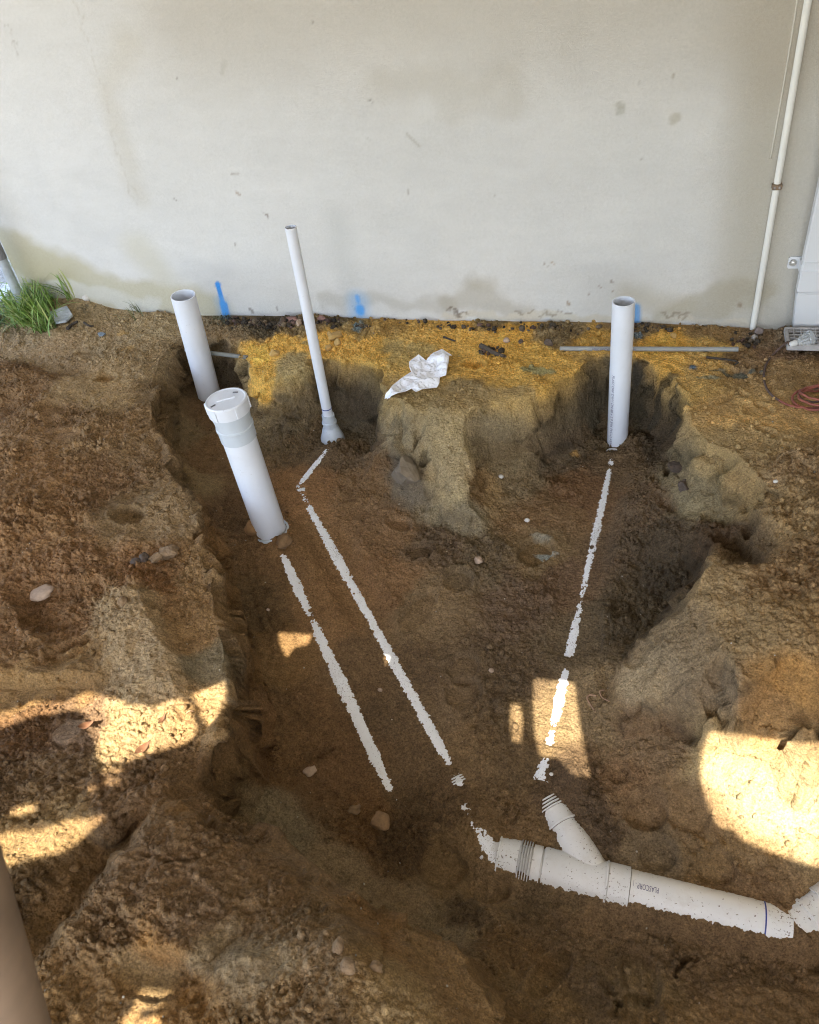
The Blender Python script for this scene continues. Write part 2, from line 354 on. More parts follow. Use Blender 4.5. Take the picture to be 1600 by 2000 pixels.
# ground between the pits, right bank
for q in [(850, 700, .0), (700, 660, .0), (560, 670, .005), (520, 690, .0), (900, 650, .0), (1000, 700, .0), (950, 760, .0), (1100, 690, .0), (1000, 650, .0), (1200, 660, .0), (1400, 690, .0), (1450, 760, .0), (1550, 720, 0), (1400, 820, .0), (1500, 850, .01), (1600, 850, .01), (1600, 760, 0), (650, 690, .0), (860, 760, .0), (600, 650, .015),
          (1600, 885, .035), (1540, 880, .03), (1560, 950, .03), (1520, 925, .02), (1600, 1000, .03), (1550, 1040, .0), (1600, 1080, .01), (1700, 950, .03), (1700, 1100, .02),
          # hollow and dark pile below the right bank
          (1330, 1040, -.2), (1390, 1015, -.17), (1420, 1040, -.17), (1300, 1000, -.25), (1270, 1040, -.26), (1250, 1100, -.33), (1330, 1100, -.25), (1300, 1160, -.31), (1350, 1120, -.25), (1470, 1075, -.17), (1440, 1090, -.18), (1480, 1050, -.18), (1400, 1090, -.2), (1240, 1180, -.36),
          (1285, 880, -.29), (1250, 860, -.31), (1310, 940, -.28), (1270, 950, -.3),
          (832, 930, -.245), (822, 938, -.285), (960, 1045, -.325),
          # mound at the right
          (1385, 1103, -.025), (1420, 1112, -.02), (1370, 1120, -.035), (1450, 1140, -.03), (1520, 1110, -.02), (1560, 1080, .0), (1500, 1180, -.02), (1600, 1180, 0), (1530, 1250, -.03), (1350, 1175, -.065), (1400, 1180, -.04), (1300, 1225, -.145), (1420, 1260, -.07), (1600, 1300, -.05), (1255, 1290, -.22), (1300, 1290, -.17), (1200, 1350, -.315), (1178, 1400, -.38), (1240, 1370, -.27), (1350, 1340, -.16), (1440, 1360, -.12), (1400, 1400, -.2), (1300, 1390, -.27), (1520, 1380, -.10), (1600, 1400, -.1), (1700, 1300, -.03), (1700, 1180, .0), (1700, 1400, -.1),
          (1210, 1290, -.35), (1260, 1225, -.34), (1310, 1180, -.31),
          (1300, 1430, -.355), (1200, 1452, -.405), (1380, 1470, -.345),
          (1400, 1500, -.35), (1500, 1500, -.31), (1600, 1500, -.30), (1700, 1500, -.31), (1450, 1600, -.405), (1540, 1600, -.38), (1600, 1600, -.37), (1700, 1600, -.38), (1380, 1580, -.42), (1420, 1640, -.445), (1500, 1660, -.44),
          (1540, 1690, -.445), (1548, 1665, -.435), (1560, 1655, -.405), (1600, 1630, -.40), (1580, 1690, -.43), (1620, 1700, -.44), (1700, 1680, -.43), (1540, 1640, -.415),
          (1368, 1100, -.21), (1345, 1130, -.26), (1325, 1165, -.29), (1292, 1208, -.31), (1240, 1265, -.35), (1185, 1335, -.38), (1165, 1385, -.395), (1400, 1085, -.19),
          # floor
          (700, 950, -.27), (640, 930, -.265), (560, 920, -.255), (600, 1000, -.28), (800, 1030, -.31), (700, 1100, -.30), (575, 1060, -.255), (900, 1080, -.325), (1000, 1000, -.325), (760, 960, -.27), (700, 890, -.26),
          (800, 1200, -.34), (640, 1200, -.31), (1000, 1200, -.355), (1100, 1100, -.35), (1180, 1000, -.335), (1190, 900, -.325), (1100, 950, -.33), (1120, 900, -.32), (1180, 1200, -.365), (1050, 900, -.325),
          (640, 1350, -.365), (800, 1400, -.39), (1000, 1400, -.40), (1130, 1320, -.385), (930, 1300, -.375), (600, 1300, -.34), (570, 1240, -.325), (560, 1400, -.37),
          (600, 1480, -.395), (700, 1550, -.43), (900, 1500, -.425), (1150, 1450, -.41), (1100, 1510, -.405), (640, 1560, -.425), (750, 1640, -.46), (1180, 1520, -.425),
          (850, 1700, -.48), (1000, 1760, -.515), (1200, 1850, -.54), (1400, 1890, -.555), (1600, 1890, -.57), (930, 1780, -.50), (1060, 1850, -.50), (1000, 1830, -.47),
          (1150, 1990, -.46), (1300, 1960, -.50), (1500, 1960, -.53), (1600, 2000, -.52), (1400, 2150, -.45), (1700, 2000, -.52), (1800, 1800, -.50), (1100, 1920, -.47),
          (1250, 1600, -.455), (1400, 1720, -.50), (1300, 1680, -.485), (1230, 1640, -.47), (1170, 1570, -.44), (1700, 1760, -.5),
          (500, 1080, -.255), (520, 1000, -.25), (470, 950, -.235), (430, 850, -.215), (400, 800, -.21)]: P(*q)
for x, y in [(-3.7, -.1), (-2.2, -.1), (-1., -.1), (-3.7, 1), (-3.7, 2), (-3.7, 3.3), (1.4, 3.3), (1.4, 2.2), (-2.6, .4), (-2.8, 1.4)]: PTS.append(np.array([x, y, .04]))
for x, y, z in [(1.4, 1.6, -.05), (1.4, 1.2, -.3), (1.4, .6, -.45), (1.4, -.1, -.3), (.5, -.1, -.2), (.9, .3, -.42)]: PTS.append(np.array([x, y, z]))

GX0, GX1, GY0, GY1, GS = -3.7, 1.4, -.1, 3.26, .0033
NX = int((GX1 - GX0) / GS) // 4 * 4 + 1; NY = int((GY1 - GY0) / GS) // 4 * 4 + 1; GX1 = GX0 + (NX - 1) * GS; GY1 = GY0 + (NY - 1) * GS
gx = GX0 + np.arange(NX) * GS; gy = GY0 + np.arange(NY) * GS
PT = np.array(PTS)
PT = PT[(PT[:, 0] >= GX0 - .3) & (PT[:, 0] <= GX1 + .3) & (PT[:, 1] >= GY0 - .3) & (PT[:, 1] <= GY1 + .3)]
cd = geometry.delaunay_2d_cdt([Vector((p[0], p[1])) for p in PT], [], [], 0, 1e-4)
vo, tri, orig = cd[0], cd[2], cd[3]
vz = np.array([PT[o[0]][2] if o else 0. for o in orig]); vxy = np.array([[v.x, v.y] for v in vo])
Zt = np.full((NY, NX), np.nan, np.float32)
for t in tri:
    A, B, Cc = vxy[list(t)]; z = vz[list(t)]
    i0 = max(0, int(math.ceil((min(A[0], B[0], Cc[0]) - GX0) / GS))); i1 = min(NX - 1, int((max(A[0], B[0], Cc[0]) - GX0) / GS))
    j0 = max(0, int(math.ceil((min(A[1], B[1], Cc[1]) - GY0) / GS))); j1 = min(NY - 1, int((max(A[1], B[1], Cc[1]) - GY0) / GS))
    if i1 < i0 or j1 < j0: continue
    x = gx[i0:i1 + 1][None]; y = gy[j0:j1 + 1][:, None]
    den = (B[1] - Cc[1]) * (A[0] - Cc[0]) + (Cc[0] - B[0]) * (A[1] - Cc[1])
    if abs(den) < 1e-12: continue
    l0 = ((B[1] - Cc[1]) * (x - Cc[0]) + (Cc[0] - B[0]) * (y - Cc[1])) / den
    l1 = ((Cc[1] - A[1]) * (x - Cc[0]) + (A[0] - Cc[0]) * (y - Cc[1])) / den
    l2 = 1 - l0 - l1; m = (l0 >= -1e-5) & (l1 >= -1e-5) & (l2 >= -1e-5)
    Zt[j0:j1 + 1, i0:i1 + 1] = np.where(m, l0 * z[0] + l1 * z[1] + l2 * z[2], Zt[j0:j1 + 1, i0:i1 + 1])
Zt = np.where(np.isnan(Zt), 0., Zt).astype(np.float32)
XX, YY = np.meshgrid(gx, gy)
def bil(A, x, y):
    u = np.clip((np.asarray(x) - GX0) / GS, 0, NX - 1.001); v = np.clip((np.asarray(y) - GY0) / GS, 0, NY - 1.001)
    i = u.astype(int); j = v.astype(int); a = u - i; b = v - j
    if A.ndim == 3: a = a[..., None]; b = b[..., None]
    return (A[j, i] * (1 - a) + A[j, i + 1] * a) * (1 - b) + (A[j + 1, i] * (1 - a) + A[j + 1, i + 1] * a) * b
Zt = blur(Zt, 2)
# slight waviness of the cut edges
wx = .013 * pn2(XX * 8, YY * 8, 11) + .0022 * pn2(XX * 27, YY * 27, 12); wy = .013 * pn2(XX * 8, YY * 8, 13) + .0022 * pn2(XX * 27, YY * 27, 14)
Zt = bil(Zt, XX + wx, YY + wy).astype(np.float32)
gyv, gxv = np.gradient(Zt, GS); SLOPE = np.sqrt(gxv ** 2 + gyv ** 2)
STEEP = smooth01((blur(SLOPE, 3) - .9) / .9)          # 1 on cut faces

# ------------------------------------------------------------------ sampled soil colours, pit shade baked in, and looseness
def hitz(px, py, A=None):
    A = Zt if A is None else A
    v = vdir(px, py); v = v / np.linalg.norm(v); t = np.arange(.4, 6, .006)
    q = EYE + v * t[:, None]; zz = bil(A, q[:, 0], q[:, 1]); k = np.argmax(q[:, 2] < zz)
    if not (q[:, 2] < zz).any(): return at_z(px, py, 0)
    return EYE + v * (t[k] - .003)
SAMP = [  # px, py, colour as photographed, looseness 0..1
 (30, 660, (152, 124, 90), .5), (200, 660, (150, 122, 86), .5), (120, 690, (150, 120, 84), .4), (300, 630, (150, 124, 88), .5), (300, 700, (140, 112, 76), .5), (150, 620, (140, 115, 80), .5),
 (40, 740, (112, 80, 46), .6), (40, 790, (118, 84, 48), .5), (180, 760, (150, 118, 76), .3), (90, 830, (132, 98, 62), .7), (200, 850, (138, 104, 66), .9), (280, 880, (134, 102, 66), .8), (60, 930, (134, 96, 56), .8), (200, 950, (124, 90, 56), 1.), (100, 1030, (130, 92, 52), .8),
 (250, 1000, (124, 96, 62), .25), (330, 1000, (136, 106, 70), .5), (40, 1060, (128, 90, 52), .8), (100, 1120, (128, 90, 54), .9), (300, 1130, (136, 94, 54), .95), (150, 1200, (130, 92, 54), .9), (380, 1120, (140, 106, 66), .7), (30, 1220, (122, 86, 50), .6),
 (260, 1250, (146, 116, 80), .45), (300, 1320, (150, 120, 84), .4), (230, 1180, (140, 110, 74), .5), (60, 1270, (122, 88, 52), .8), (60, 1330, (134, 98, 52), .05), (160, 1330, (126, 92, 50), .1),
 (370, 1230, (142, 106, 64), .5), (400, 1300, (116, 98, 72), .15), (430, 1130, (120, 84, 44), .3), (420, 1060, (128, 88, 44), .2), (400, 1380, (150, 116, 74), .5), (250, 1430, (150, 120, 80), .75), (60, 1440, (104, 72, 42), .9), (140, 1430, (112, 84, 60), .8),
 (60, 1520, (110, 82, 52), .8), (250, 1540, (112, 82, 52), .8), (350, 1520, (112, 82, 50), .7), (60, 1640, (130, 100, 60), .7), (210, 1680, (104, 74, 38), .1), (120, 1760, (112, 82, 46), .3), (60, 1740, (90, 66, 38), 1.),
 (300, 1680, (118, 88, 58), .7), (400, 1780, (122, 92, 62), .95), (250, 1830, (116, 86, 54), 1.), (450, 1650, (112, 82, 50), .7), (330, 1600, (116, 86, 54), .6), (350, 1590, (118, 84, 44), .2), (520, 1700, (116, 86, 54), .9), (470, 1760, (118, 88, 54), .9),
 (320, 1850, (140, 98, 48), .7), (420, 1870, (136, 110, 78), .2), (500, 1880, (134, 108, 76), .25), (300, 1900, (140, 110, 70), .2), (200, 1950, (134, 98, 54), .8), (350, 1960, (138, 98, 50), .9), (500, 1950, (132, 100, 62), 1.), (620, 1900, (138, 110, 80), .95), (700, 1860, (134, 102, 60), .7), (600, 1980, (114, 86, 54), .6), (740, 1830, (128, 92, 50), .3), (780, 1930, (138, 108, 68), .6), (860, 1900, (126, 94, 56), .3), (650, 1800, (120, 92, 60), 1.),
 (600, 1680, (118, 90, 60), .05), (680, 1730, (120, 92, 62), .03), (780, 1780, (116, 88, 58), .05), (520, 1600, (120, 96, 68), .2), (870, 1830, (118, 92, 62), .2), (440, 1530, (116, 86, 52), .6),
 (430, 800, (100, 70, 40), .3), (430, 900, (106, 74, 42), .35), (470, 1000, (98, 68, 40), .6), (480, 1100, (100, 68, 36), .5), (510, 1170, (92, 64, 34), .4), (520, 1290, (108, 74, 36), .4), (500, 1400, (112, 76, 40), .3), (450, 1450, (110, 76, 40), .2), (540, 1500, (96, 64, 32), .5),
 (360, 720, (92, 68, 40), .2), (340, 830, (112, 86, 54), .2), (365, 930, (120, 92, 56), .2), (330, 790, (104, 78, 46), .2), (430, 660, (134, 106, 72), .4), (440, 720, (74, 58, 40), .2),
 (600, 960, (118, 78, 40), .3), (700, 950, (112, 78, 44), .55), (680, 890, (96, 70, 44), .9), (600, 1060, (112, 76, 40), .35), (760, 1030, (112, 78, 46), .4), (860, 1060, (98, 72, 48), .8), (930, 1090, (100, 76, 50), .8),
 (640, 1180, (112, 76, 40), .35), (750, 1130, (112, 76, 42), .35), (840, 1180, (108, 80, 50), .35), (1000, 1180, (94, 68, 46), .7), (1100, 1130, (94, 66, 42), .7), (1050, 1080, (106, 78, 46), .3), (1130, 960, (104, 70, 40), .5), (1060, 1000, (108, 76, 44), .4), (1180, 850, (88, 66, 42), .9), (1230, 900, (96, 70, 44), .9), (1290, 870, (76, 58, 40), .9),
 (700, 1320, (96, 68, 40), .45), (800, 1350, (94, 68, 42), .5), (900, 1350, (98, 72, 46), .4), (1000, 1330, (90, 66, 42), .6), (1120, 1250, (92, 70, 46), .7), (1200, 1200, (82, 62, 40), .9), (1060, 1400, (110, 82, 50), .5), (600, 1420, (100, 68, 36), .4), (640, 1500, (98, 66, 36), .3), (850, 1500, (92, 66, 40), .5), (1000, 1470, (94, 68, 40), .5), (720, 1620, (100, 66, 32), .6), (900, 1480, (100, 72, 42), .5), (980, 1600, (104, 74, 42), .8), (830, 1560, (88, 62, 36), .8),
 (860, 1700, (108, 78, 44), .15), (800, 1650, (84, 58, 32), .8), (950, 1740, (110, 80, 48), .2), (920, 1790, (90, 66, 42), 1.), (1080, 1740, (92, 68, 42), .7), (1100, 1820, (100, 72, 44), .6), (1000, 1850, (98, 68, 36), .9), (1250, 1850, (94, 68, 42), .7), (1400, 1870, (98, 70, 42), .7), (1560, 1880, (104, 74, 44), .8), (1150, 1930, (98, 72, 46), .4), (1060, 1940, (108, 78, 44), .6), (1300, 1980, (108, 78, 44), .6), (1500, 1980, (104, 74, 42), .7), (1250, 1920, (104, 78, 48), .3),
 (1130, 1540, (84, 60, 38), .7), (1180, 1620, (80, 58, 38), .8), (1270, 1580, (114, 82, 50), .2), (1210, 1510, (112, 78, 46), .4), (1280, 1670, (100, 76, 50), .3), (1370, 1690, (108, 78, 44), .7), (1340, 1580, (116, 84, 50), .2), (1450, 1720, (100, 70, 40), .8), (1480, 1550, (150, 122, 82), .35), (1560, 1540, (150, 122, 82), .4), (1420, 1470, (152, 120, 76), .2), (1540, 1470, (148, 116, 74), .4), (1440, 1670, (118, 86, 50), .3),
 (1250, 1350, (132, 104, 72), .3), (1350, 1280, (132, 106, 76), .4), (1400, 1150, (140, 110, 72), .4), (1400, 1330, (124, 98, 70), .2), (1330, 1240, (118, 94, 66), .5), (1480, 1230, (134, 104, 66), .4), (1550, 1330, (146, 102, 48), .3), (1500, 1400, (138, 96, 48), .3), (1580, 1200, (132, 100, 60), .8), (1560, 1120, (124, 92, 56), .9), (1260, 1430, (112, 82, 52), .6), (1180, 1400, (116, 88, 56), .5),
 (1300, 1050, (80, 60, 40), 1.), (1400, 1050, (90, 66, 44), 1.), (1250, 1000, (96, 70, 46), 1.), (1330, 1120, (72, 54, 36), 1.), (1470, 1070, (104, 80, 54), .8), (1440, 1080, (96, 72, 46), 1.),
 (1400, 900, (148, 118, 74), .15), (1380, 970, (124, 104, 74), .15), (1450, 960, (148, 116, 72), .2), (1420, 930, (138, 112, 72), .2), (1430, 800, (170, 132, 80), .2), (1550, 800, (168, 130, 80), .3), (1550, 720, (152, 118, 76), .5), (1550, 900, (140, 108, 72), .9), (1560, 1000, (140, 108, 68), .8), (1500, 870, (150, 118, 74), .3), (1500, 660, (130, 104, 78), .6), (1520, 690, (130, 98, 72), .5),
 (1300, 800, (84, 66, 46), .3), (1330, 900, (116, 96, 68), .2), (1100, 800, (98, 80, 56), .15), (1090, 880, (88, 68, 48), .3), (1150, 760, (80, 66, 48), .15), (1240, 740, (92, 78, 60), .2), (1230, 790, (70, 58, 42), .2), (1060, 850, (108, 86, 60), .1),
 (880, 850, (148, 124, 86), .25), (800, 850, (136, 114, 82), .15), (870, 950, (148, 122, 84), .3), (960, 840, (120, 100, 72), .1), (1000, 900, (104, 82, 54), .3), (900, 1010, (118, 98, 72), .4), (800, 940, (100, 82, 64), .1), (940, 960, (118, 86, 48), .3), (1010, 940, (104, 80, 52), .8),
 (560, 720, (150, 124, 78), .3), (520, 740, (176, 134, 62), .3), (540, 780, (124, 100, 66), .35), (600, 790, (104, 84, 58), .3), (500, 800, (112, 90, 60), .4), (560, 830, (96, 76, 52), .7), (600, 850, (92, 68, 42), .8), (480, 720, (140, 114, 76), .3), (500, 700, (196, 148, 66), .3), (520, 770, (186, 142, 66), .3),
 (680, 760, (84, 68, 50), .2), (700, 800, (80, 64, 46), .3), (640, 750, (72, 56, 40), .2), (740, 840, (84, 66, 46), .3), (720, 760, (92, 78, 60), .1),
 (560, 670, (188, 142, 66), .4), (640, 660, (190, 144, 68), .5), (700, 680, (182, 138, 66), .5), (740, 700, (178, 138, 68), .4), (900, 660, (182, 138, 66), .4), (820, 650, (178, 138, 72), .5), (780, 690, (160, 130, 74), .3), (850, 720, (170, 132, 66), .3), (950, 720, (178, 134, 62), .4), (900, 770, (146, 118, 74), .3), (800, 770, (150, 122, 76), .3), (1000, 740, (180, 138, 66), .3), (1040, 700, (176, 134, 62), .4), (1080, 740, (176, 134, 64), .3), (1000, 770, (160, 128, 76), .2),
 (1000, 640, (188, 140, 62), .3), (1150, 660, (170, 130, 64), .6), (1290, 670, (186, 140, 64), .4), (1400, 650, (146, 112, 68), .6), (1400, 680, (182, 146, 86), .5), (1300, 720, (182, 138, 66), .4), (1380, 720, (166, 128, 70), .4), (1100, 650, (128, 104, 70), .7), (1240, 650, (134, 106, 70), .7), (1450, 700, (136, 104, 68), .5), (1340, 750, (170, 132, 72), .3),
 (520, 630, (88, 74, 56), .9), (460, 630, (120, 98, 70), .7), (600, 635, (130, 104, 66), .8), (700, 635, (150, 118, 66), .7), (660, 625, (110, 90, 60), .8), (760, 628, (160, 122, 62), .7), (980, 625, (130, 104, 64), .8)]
SP = np.array([hitz(a, b) for a, b, *_ in SAMP]); SCOL = np.array([srgb(c) for _, _, c, _ in SAMP]); SLO = np.array([q[3] for q in SAMP])
wj = .05
qx = XX + .05 * pn2(XX * 7, YY * 7, 21) + .025 * pn2(XX * 22, YY * 22, 22); qy = YY + .05 * pn2(XX * 7, YY * 7, 23) + .025 * pn2(XX * 22, YY * 22, 24)
COLR = np.zeros((NY, NX, 3), np.float32); LOOSE = np.zeros((NY, NX), np.float32)
CH = 40
for j in range(0, NY, CH):      # inverse-distance blend, evaluated on a coarse grid per strip
    sj = slice(j, min(NY, j + CH))
    for i in range(0, NX, CH):
        si = slice(i, min(NX, i + CH))
        xs = qx[sj, si][..., None]; ys = qy[sj, si][..., None]; zs = Zt[sj, si][..., None]
        cx, cy, cz = xs.mean(), ys.mean(), zs.mean()
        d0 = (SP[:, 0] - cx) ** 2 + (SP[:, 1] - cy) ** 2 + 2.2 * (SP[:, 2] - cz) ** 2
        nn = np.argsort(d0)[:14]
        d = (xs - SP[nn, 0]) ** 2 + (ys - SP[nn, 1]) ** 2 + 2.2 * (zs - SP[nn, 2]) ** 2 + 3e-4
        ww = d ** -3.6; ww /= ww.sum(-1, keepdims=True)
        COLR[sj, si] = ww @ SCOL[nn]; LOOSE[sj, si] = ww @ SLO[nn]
COLR = np.stack([blur(COLR[..., k], 2) for k in range(3)], -1); LOOSE = blur(LOOSE, 4)
DAMP = smooth01((COLR[..., 0] - .10) / .2)

# ------------------------------------------------------------------ prints and marks pressed into the sand
FLAT = np.zeros((NY, NX), np.float32)
def press(px, py, lx, ly, ang, dep, rimh=.4, tread=0, sq=2.4):
    """an elliptical dent; lx, ly half sizes in metres, ang in degrees from +X"""
    global Zt, FLAT
    c = hitz(px, py); a = math.radians(ang); R = max(lx, ly) * 1.7
    i0, i1 = np.searchsorted(gx, [c[0] - R, c[0] + R]); j0, j1 = np.searchsorted(gy, [c[1] - R, c[1] + R]); s = (slice(j0, j1), slice(i0, i1))
    dx = XX[s] - c[0]; dy = YY[s] - c[1]; u = (dx * math.cos(a) + dy * math.sin(a)) / lx; v = (-dx * math.sin(a) + dy * math.cos(a)) / ly
    u = u + .10 * pn2(XX[s] * 18, YY[s] * 18, 31); v = v + .10 * pn2(XX[s] * 18, YY[s] * 18, 32)
    r = (np.abs(u) ** sq + np.abs(v) ** sq) ** (1 / sq)
    ins = smooth01((1.03 - r) / .2); ring = np.exp(-((r - 1.16) / .13) ** 2)
    Zt[s] += (-1.7 * dep * ins * (.75 + .25 * u) + 1.3 * dep * rimh * ring * (.5 + .8 * np.clip(pn2(XX[s] * 30, YY[s] * 30, 33), -.5, 1))).astype(np.float32)
    if tread:
        Zt[s] += (ins * .0028 * np.sign(np.sin(u * lx / .016 * math.pi)) * (np.abs(v) < .8)).astype(np.float32)
    FLAT[s] = np.maximum(FLAT[s], ins)
press(822, 1078, .055, .04, 20, .018); press(815, 1190, .10, .045, 70, .016); press(895, 1130, .055, .05, 80, .014); press(905, 1305, .055, .05, 80, .012); press(905, 1350, .06, .055, 80, .014)
press(1045, 1078, .075, .055, 60, .02); press(1262, 1585, .06, .05, 10, .016); press(1285, 1672, .05, .04, 20, .014); press(1212, 1512, .028, .03, 0, .010); press(1345, 1590, .05, .06, 80, .010)
press(860, 1690, .075, .065, -20, .018); press(950, 1725, .07, .06, 10, .012, .4, 1); press(1250, 1910, .05, .075, 10, .014, .5, 1); press(1075, 1900, .035, .09, -25, .016, .5); press(1250, 1970, .055, .05, 0, .012, .5, 1); press(1160, 1250, .03, .07, 10, .008)
press(250, 1008, .055, .05, 0, .022); press(140, 1432, .05, .045, 0, -.012, -.5); press(205, 738, .05, .045, 0, .022); press(172, 690, .07, .03, 10, .012); press(925, 712, .05, .04, 0, .02); press(500, 710, .03, .03, 0, .008)
press(1480, 800, .05, .045, 0, .010); press(1440, 730, .05, .035, 0, .010); press(100, 800, .06, .05, 0, .014); press(50, 1640, .06, .04, 20, .006); press(780, 1025, .05, .035, 0, .012); press(690, 1000, .06, .045, 0, .008); press(130, 850, .07, .05, 0, .012)
press(300, 1905, .08, .05, 0, .012); press(1400, 1700, .05, .04, 30, .012); press(1500, 1820, .04, .04, 0, .0)
def groove(pts, wdt, dep):
    global Zt
    Q = np.array([hitz(*p)[:2] for p in pts])
    for a, b in zip(Q[:-1], Q[1:]):
        lo = np.minimum(a, b) - 4 * wdt; hi = np.maximum(a, b) + 4 * wdt
        i0, i1 = np.searchsorted(gx, [lo[0], hi[0]]); j0, j1 = np.searchsorted(gy, [lo[1], hi[1]]); s = (slice(j0, j1), slice(i0, i1))
        X = XX[s] + .006 * pn2(XX[s] * 40, YY[s] * 40, 41); Y = YY[s] + .006 * pn2(XX[s] * 40, YY[s] * 40, 42); d = b - a; L = d @ d + 1e-9
        t = np.clip(((X - a[0]) * d[0] + (Y - a[1]) * d[1]) / L, 0, 1); r = np.hypot(X - a[0] - t * d[0], Y - a[1] - t * d[1]) / wdt
        Zt[s] += (-dep * np.exp(-r * r) + .45 * dep * np.exp(-((r - 1.8) / .7) ** 2)).astype(np.float32)
groove([(1402, 786), (1440, 762), (1484, 796)], .010, .006); groove([(1440, 762), (1475, 790)], .006, .006); groove([(1340, 810), (1430, 815), (1500, 830)], .010, .004); groove([(1480, 835), (1540, 862), (1600, 868)], .012, .008)
groove([(100, 1278), (140, 1262), (170, 1250)], .014, .018); groove([(385, 990), (395, 1040), (412, 1080)], .006, .02); groove([(600, 1480), (650, 1465), (690, 1460)], .008, .01)
groove([(1320, 1905), (1335, 1875), (1360, 1870)], .007, .02); groove([(1180, 1925), (1205, 1960), (1200, 1985)], .008, .02); groove([(280, 1665), (330, 1682), (370, 1680)], .005, .010); groove([(640, 1470), (560, 1500)], .006, .006)
groove([(1480, 1445), (1530, 1452), (1600, 1440)], .008, .02)

# ------------------------------------------------------------------ buried lines: the sand stops just below the crown of each pipe
NEAR = np.zeros((NY, NX), np.float32)
def bury(c0, c1, r, prof, ext=.0, soft=.07, nz=1.):
    """c0, c1 axis ends; prof: (t, half width exposed in metres, negative = covered)"""
    global Zt, NEAR
    c0 = np.asarray(c0); c1 = np.asarray(c1); d = (c1 - c0)[:2]; L = np.linalg.norm(d); d = d / L; R = r + soft + .05
    lo = np.minimum(c0, c1)[:2] - R; hi = np.maximum(c0, c1)[:2] + R
    i0, i1 = np.searchsorted(gx, [lo[0], hi[0]]); j0, j1 = np.searchsorted(gy, [lo[1], hi[1]]); s = (slice(j0, j1), slice(i0, i1))
    X = XX[s] - c0[0]; Y = YY[s] - c0[1]; t = (X * d[0] + Y * d[1]) / L; lat = np.abs(-X * d[1] + Y * d[0])
    tt = np.array([p[0] for p in prof]); hw = np.array([p[1] for p in prof])
    h = np.interp(t, tt, hw); h = np.where(h > 0, h * .74, h) + 1.25 * nz * (.0045 * pn2(XX[s] * 50, YY[s] * 50, 51) + .005 * pn2(XX[s] * 140, YY[s] * 140, 52))
    zc = c0[2] + (c1[2] - c0[2]) * np.clip(t, -.2, 1.2)
    lev = np.where(h > 0, zc + np.sqrt(np.clip(r * r - h * h, 0, None)), zc + r + np.minimum(.012, -h * .8 + .001))
    k = smooth01(1 - (lat - r * .75) / soft) * smooth01(1 - (np.abs(t - .5) - .5 - ext) * L / .05)
    # no sand above the level close to the pipe
    Zt[s] = (Zt[s] * (1 - k) + (lev + .0016 * pn2(XX[s] * 170, YY[s] * 170, 53)) * k).astype(np.float32); NEAR[s] = np.maximum(NEAR[s], k)
def hw(px, p, r): return (px * depth(p) / F) / 2
def crest(px, py, z, r): p = at_z(px, py, z); return p - np.array([0, 0, r])
R1 = .050
A1, B1 = crest(546, 1070, -.262, R1), crest(764, 1548, -.432, R1)
def prof(c0, c1, r, L):
    out = []
    for y, wpx in L:
        # parameter of the image row along the axis
        ts = np.linspace(-.1, 1.1, 400); ys = np.array([proj(c0 + (c1 - c0) * t + np.array([0, 0, r]))[1] for t in ts])
        t = np.interp(y, ys if ys[-1] > ys[0] else ys[::-1], ts if ys[-1] > ys[0] else ts[::-1])
        out.append((t, hw(wpx, c0 + (c1 - c0) * t, r)))
    return sorted(out)
bury(A1, B1, R1, prof(A1, B1, R1, [(1068, -6), (1078, 6), (1088, 10), (1100, 14), (1120, 20), (1150, 22), (1180, 15), (1200, 6), (1208, -4), (1215, 8), (1230, 18), (1260, 22), (1300, 26), (1340, 32), (1380, 28), (1420, 24), (1470, 26), (1500, 22), (1525, 14), (1540, 6), (1550, -8)]))
R2 = .050
A2, B2 = crest(592, 968, -.268, R2), crest(898, 1528, -.432, R2)
bury(A2, B2, R2, prof(A2, B2, R2, [(960, -8), (968, 4), (975, 5), (983, -5), (990, 12), (1010, 14), (1050, 20), (1090, 26), (1130, 20), (1180, 20), (1230, 17), (1280, 24), (1330, 22), (1380, 22), (1420, 26), (1460, 22), (1480, 14), (1490, 6), (1497, -8), (1512, -8), (1518, 8), (1528, 16), (1534, 5), (1540, -8)]))
R2b = .042
A2b, B2b = crest(640, 876, -.245, R2b), crest(580, 952, -.268, R2b)
bury(A2b, B2b, R2b, prof(A2b, B2b, R2b, [(870, 3), (885, 6), (900, 12), (925, 16), (942, 10), (952, 3), (960, -8)]), soft=.06)
R3 = .044
A3, B3 = crest(1197, 890, -.318, R3), crest(1052, 1550, -.418, R3)
bury(A3, B3, R3, prof(A3, B3, R3, [(890, -8), (898, 6), (905, 10), (914, -3), (920, 8), (940, 12), (980, 16), (1030, 18), (1080, 14), (1130, 12), (1160, 8), (1172, -5), (1180, 7), (1200, 10), (1215, 16), (1230, 22), (1270, 24), (1282, 18), (1286, -8), (1304, -8), (1310, 14), (1330, 22), (1370, 26), (1400, 20), (1418, 6), (1422, -6), (1430, 10), (1445, 18), (1455, 12), (1460, -8), (1474, -8), (1480, 14), (1495, 18), (1512, 14), (1518, -6), (1525, 12), (1540, 14), (1550, 6)]))
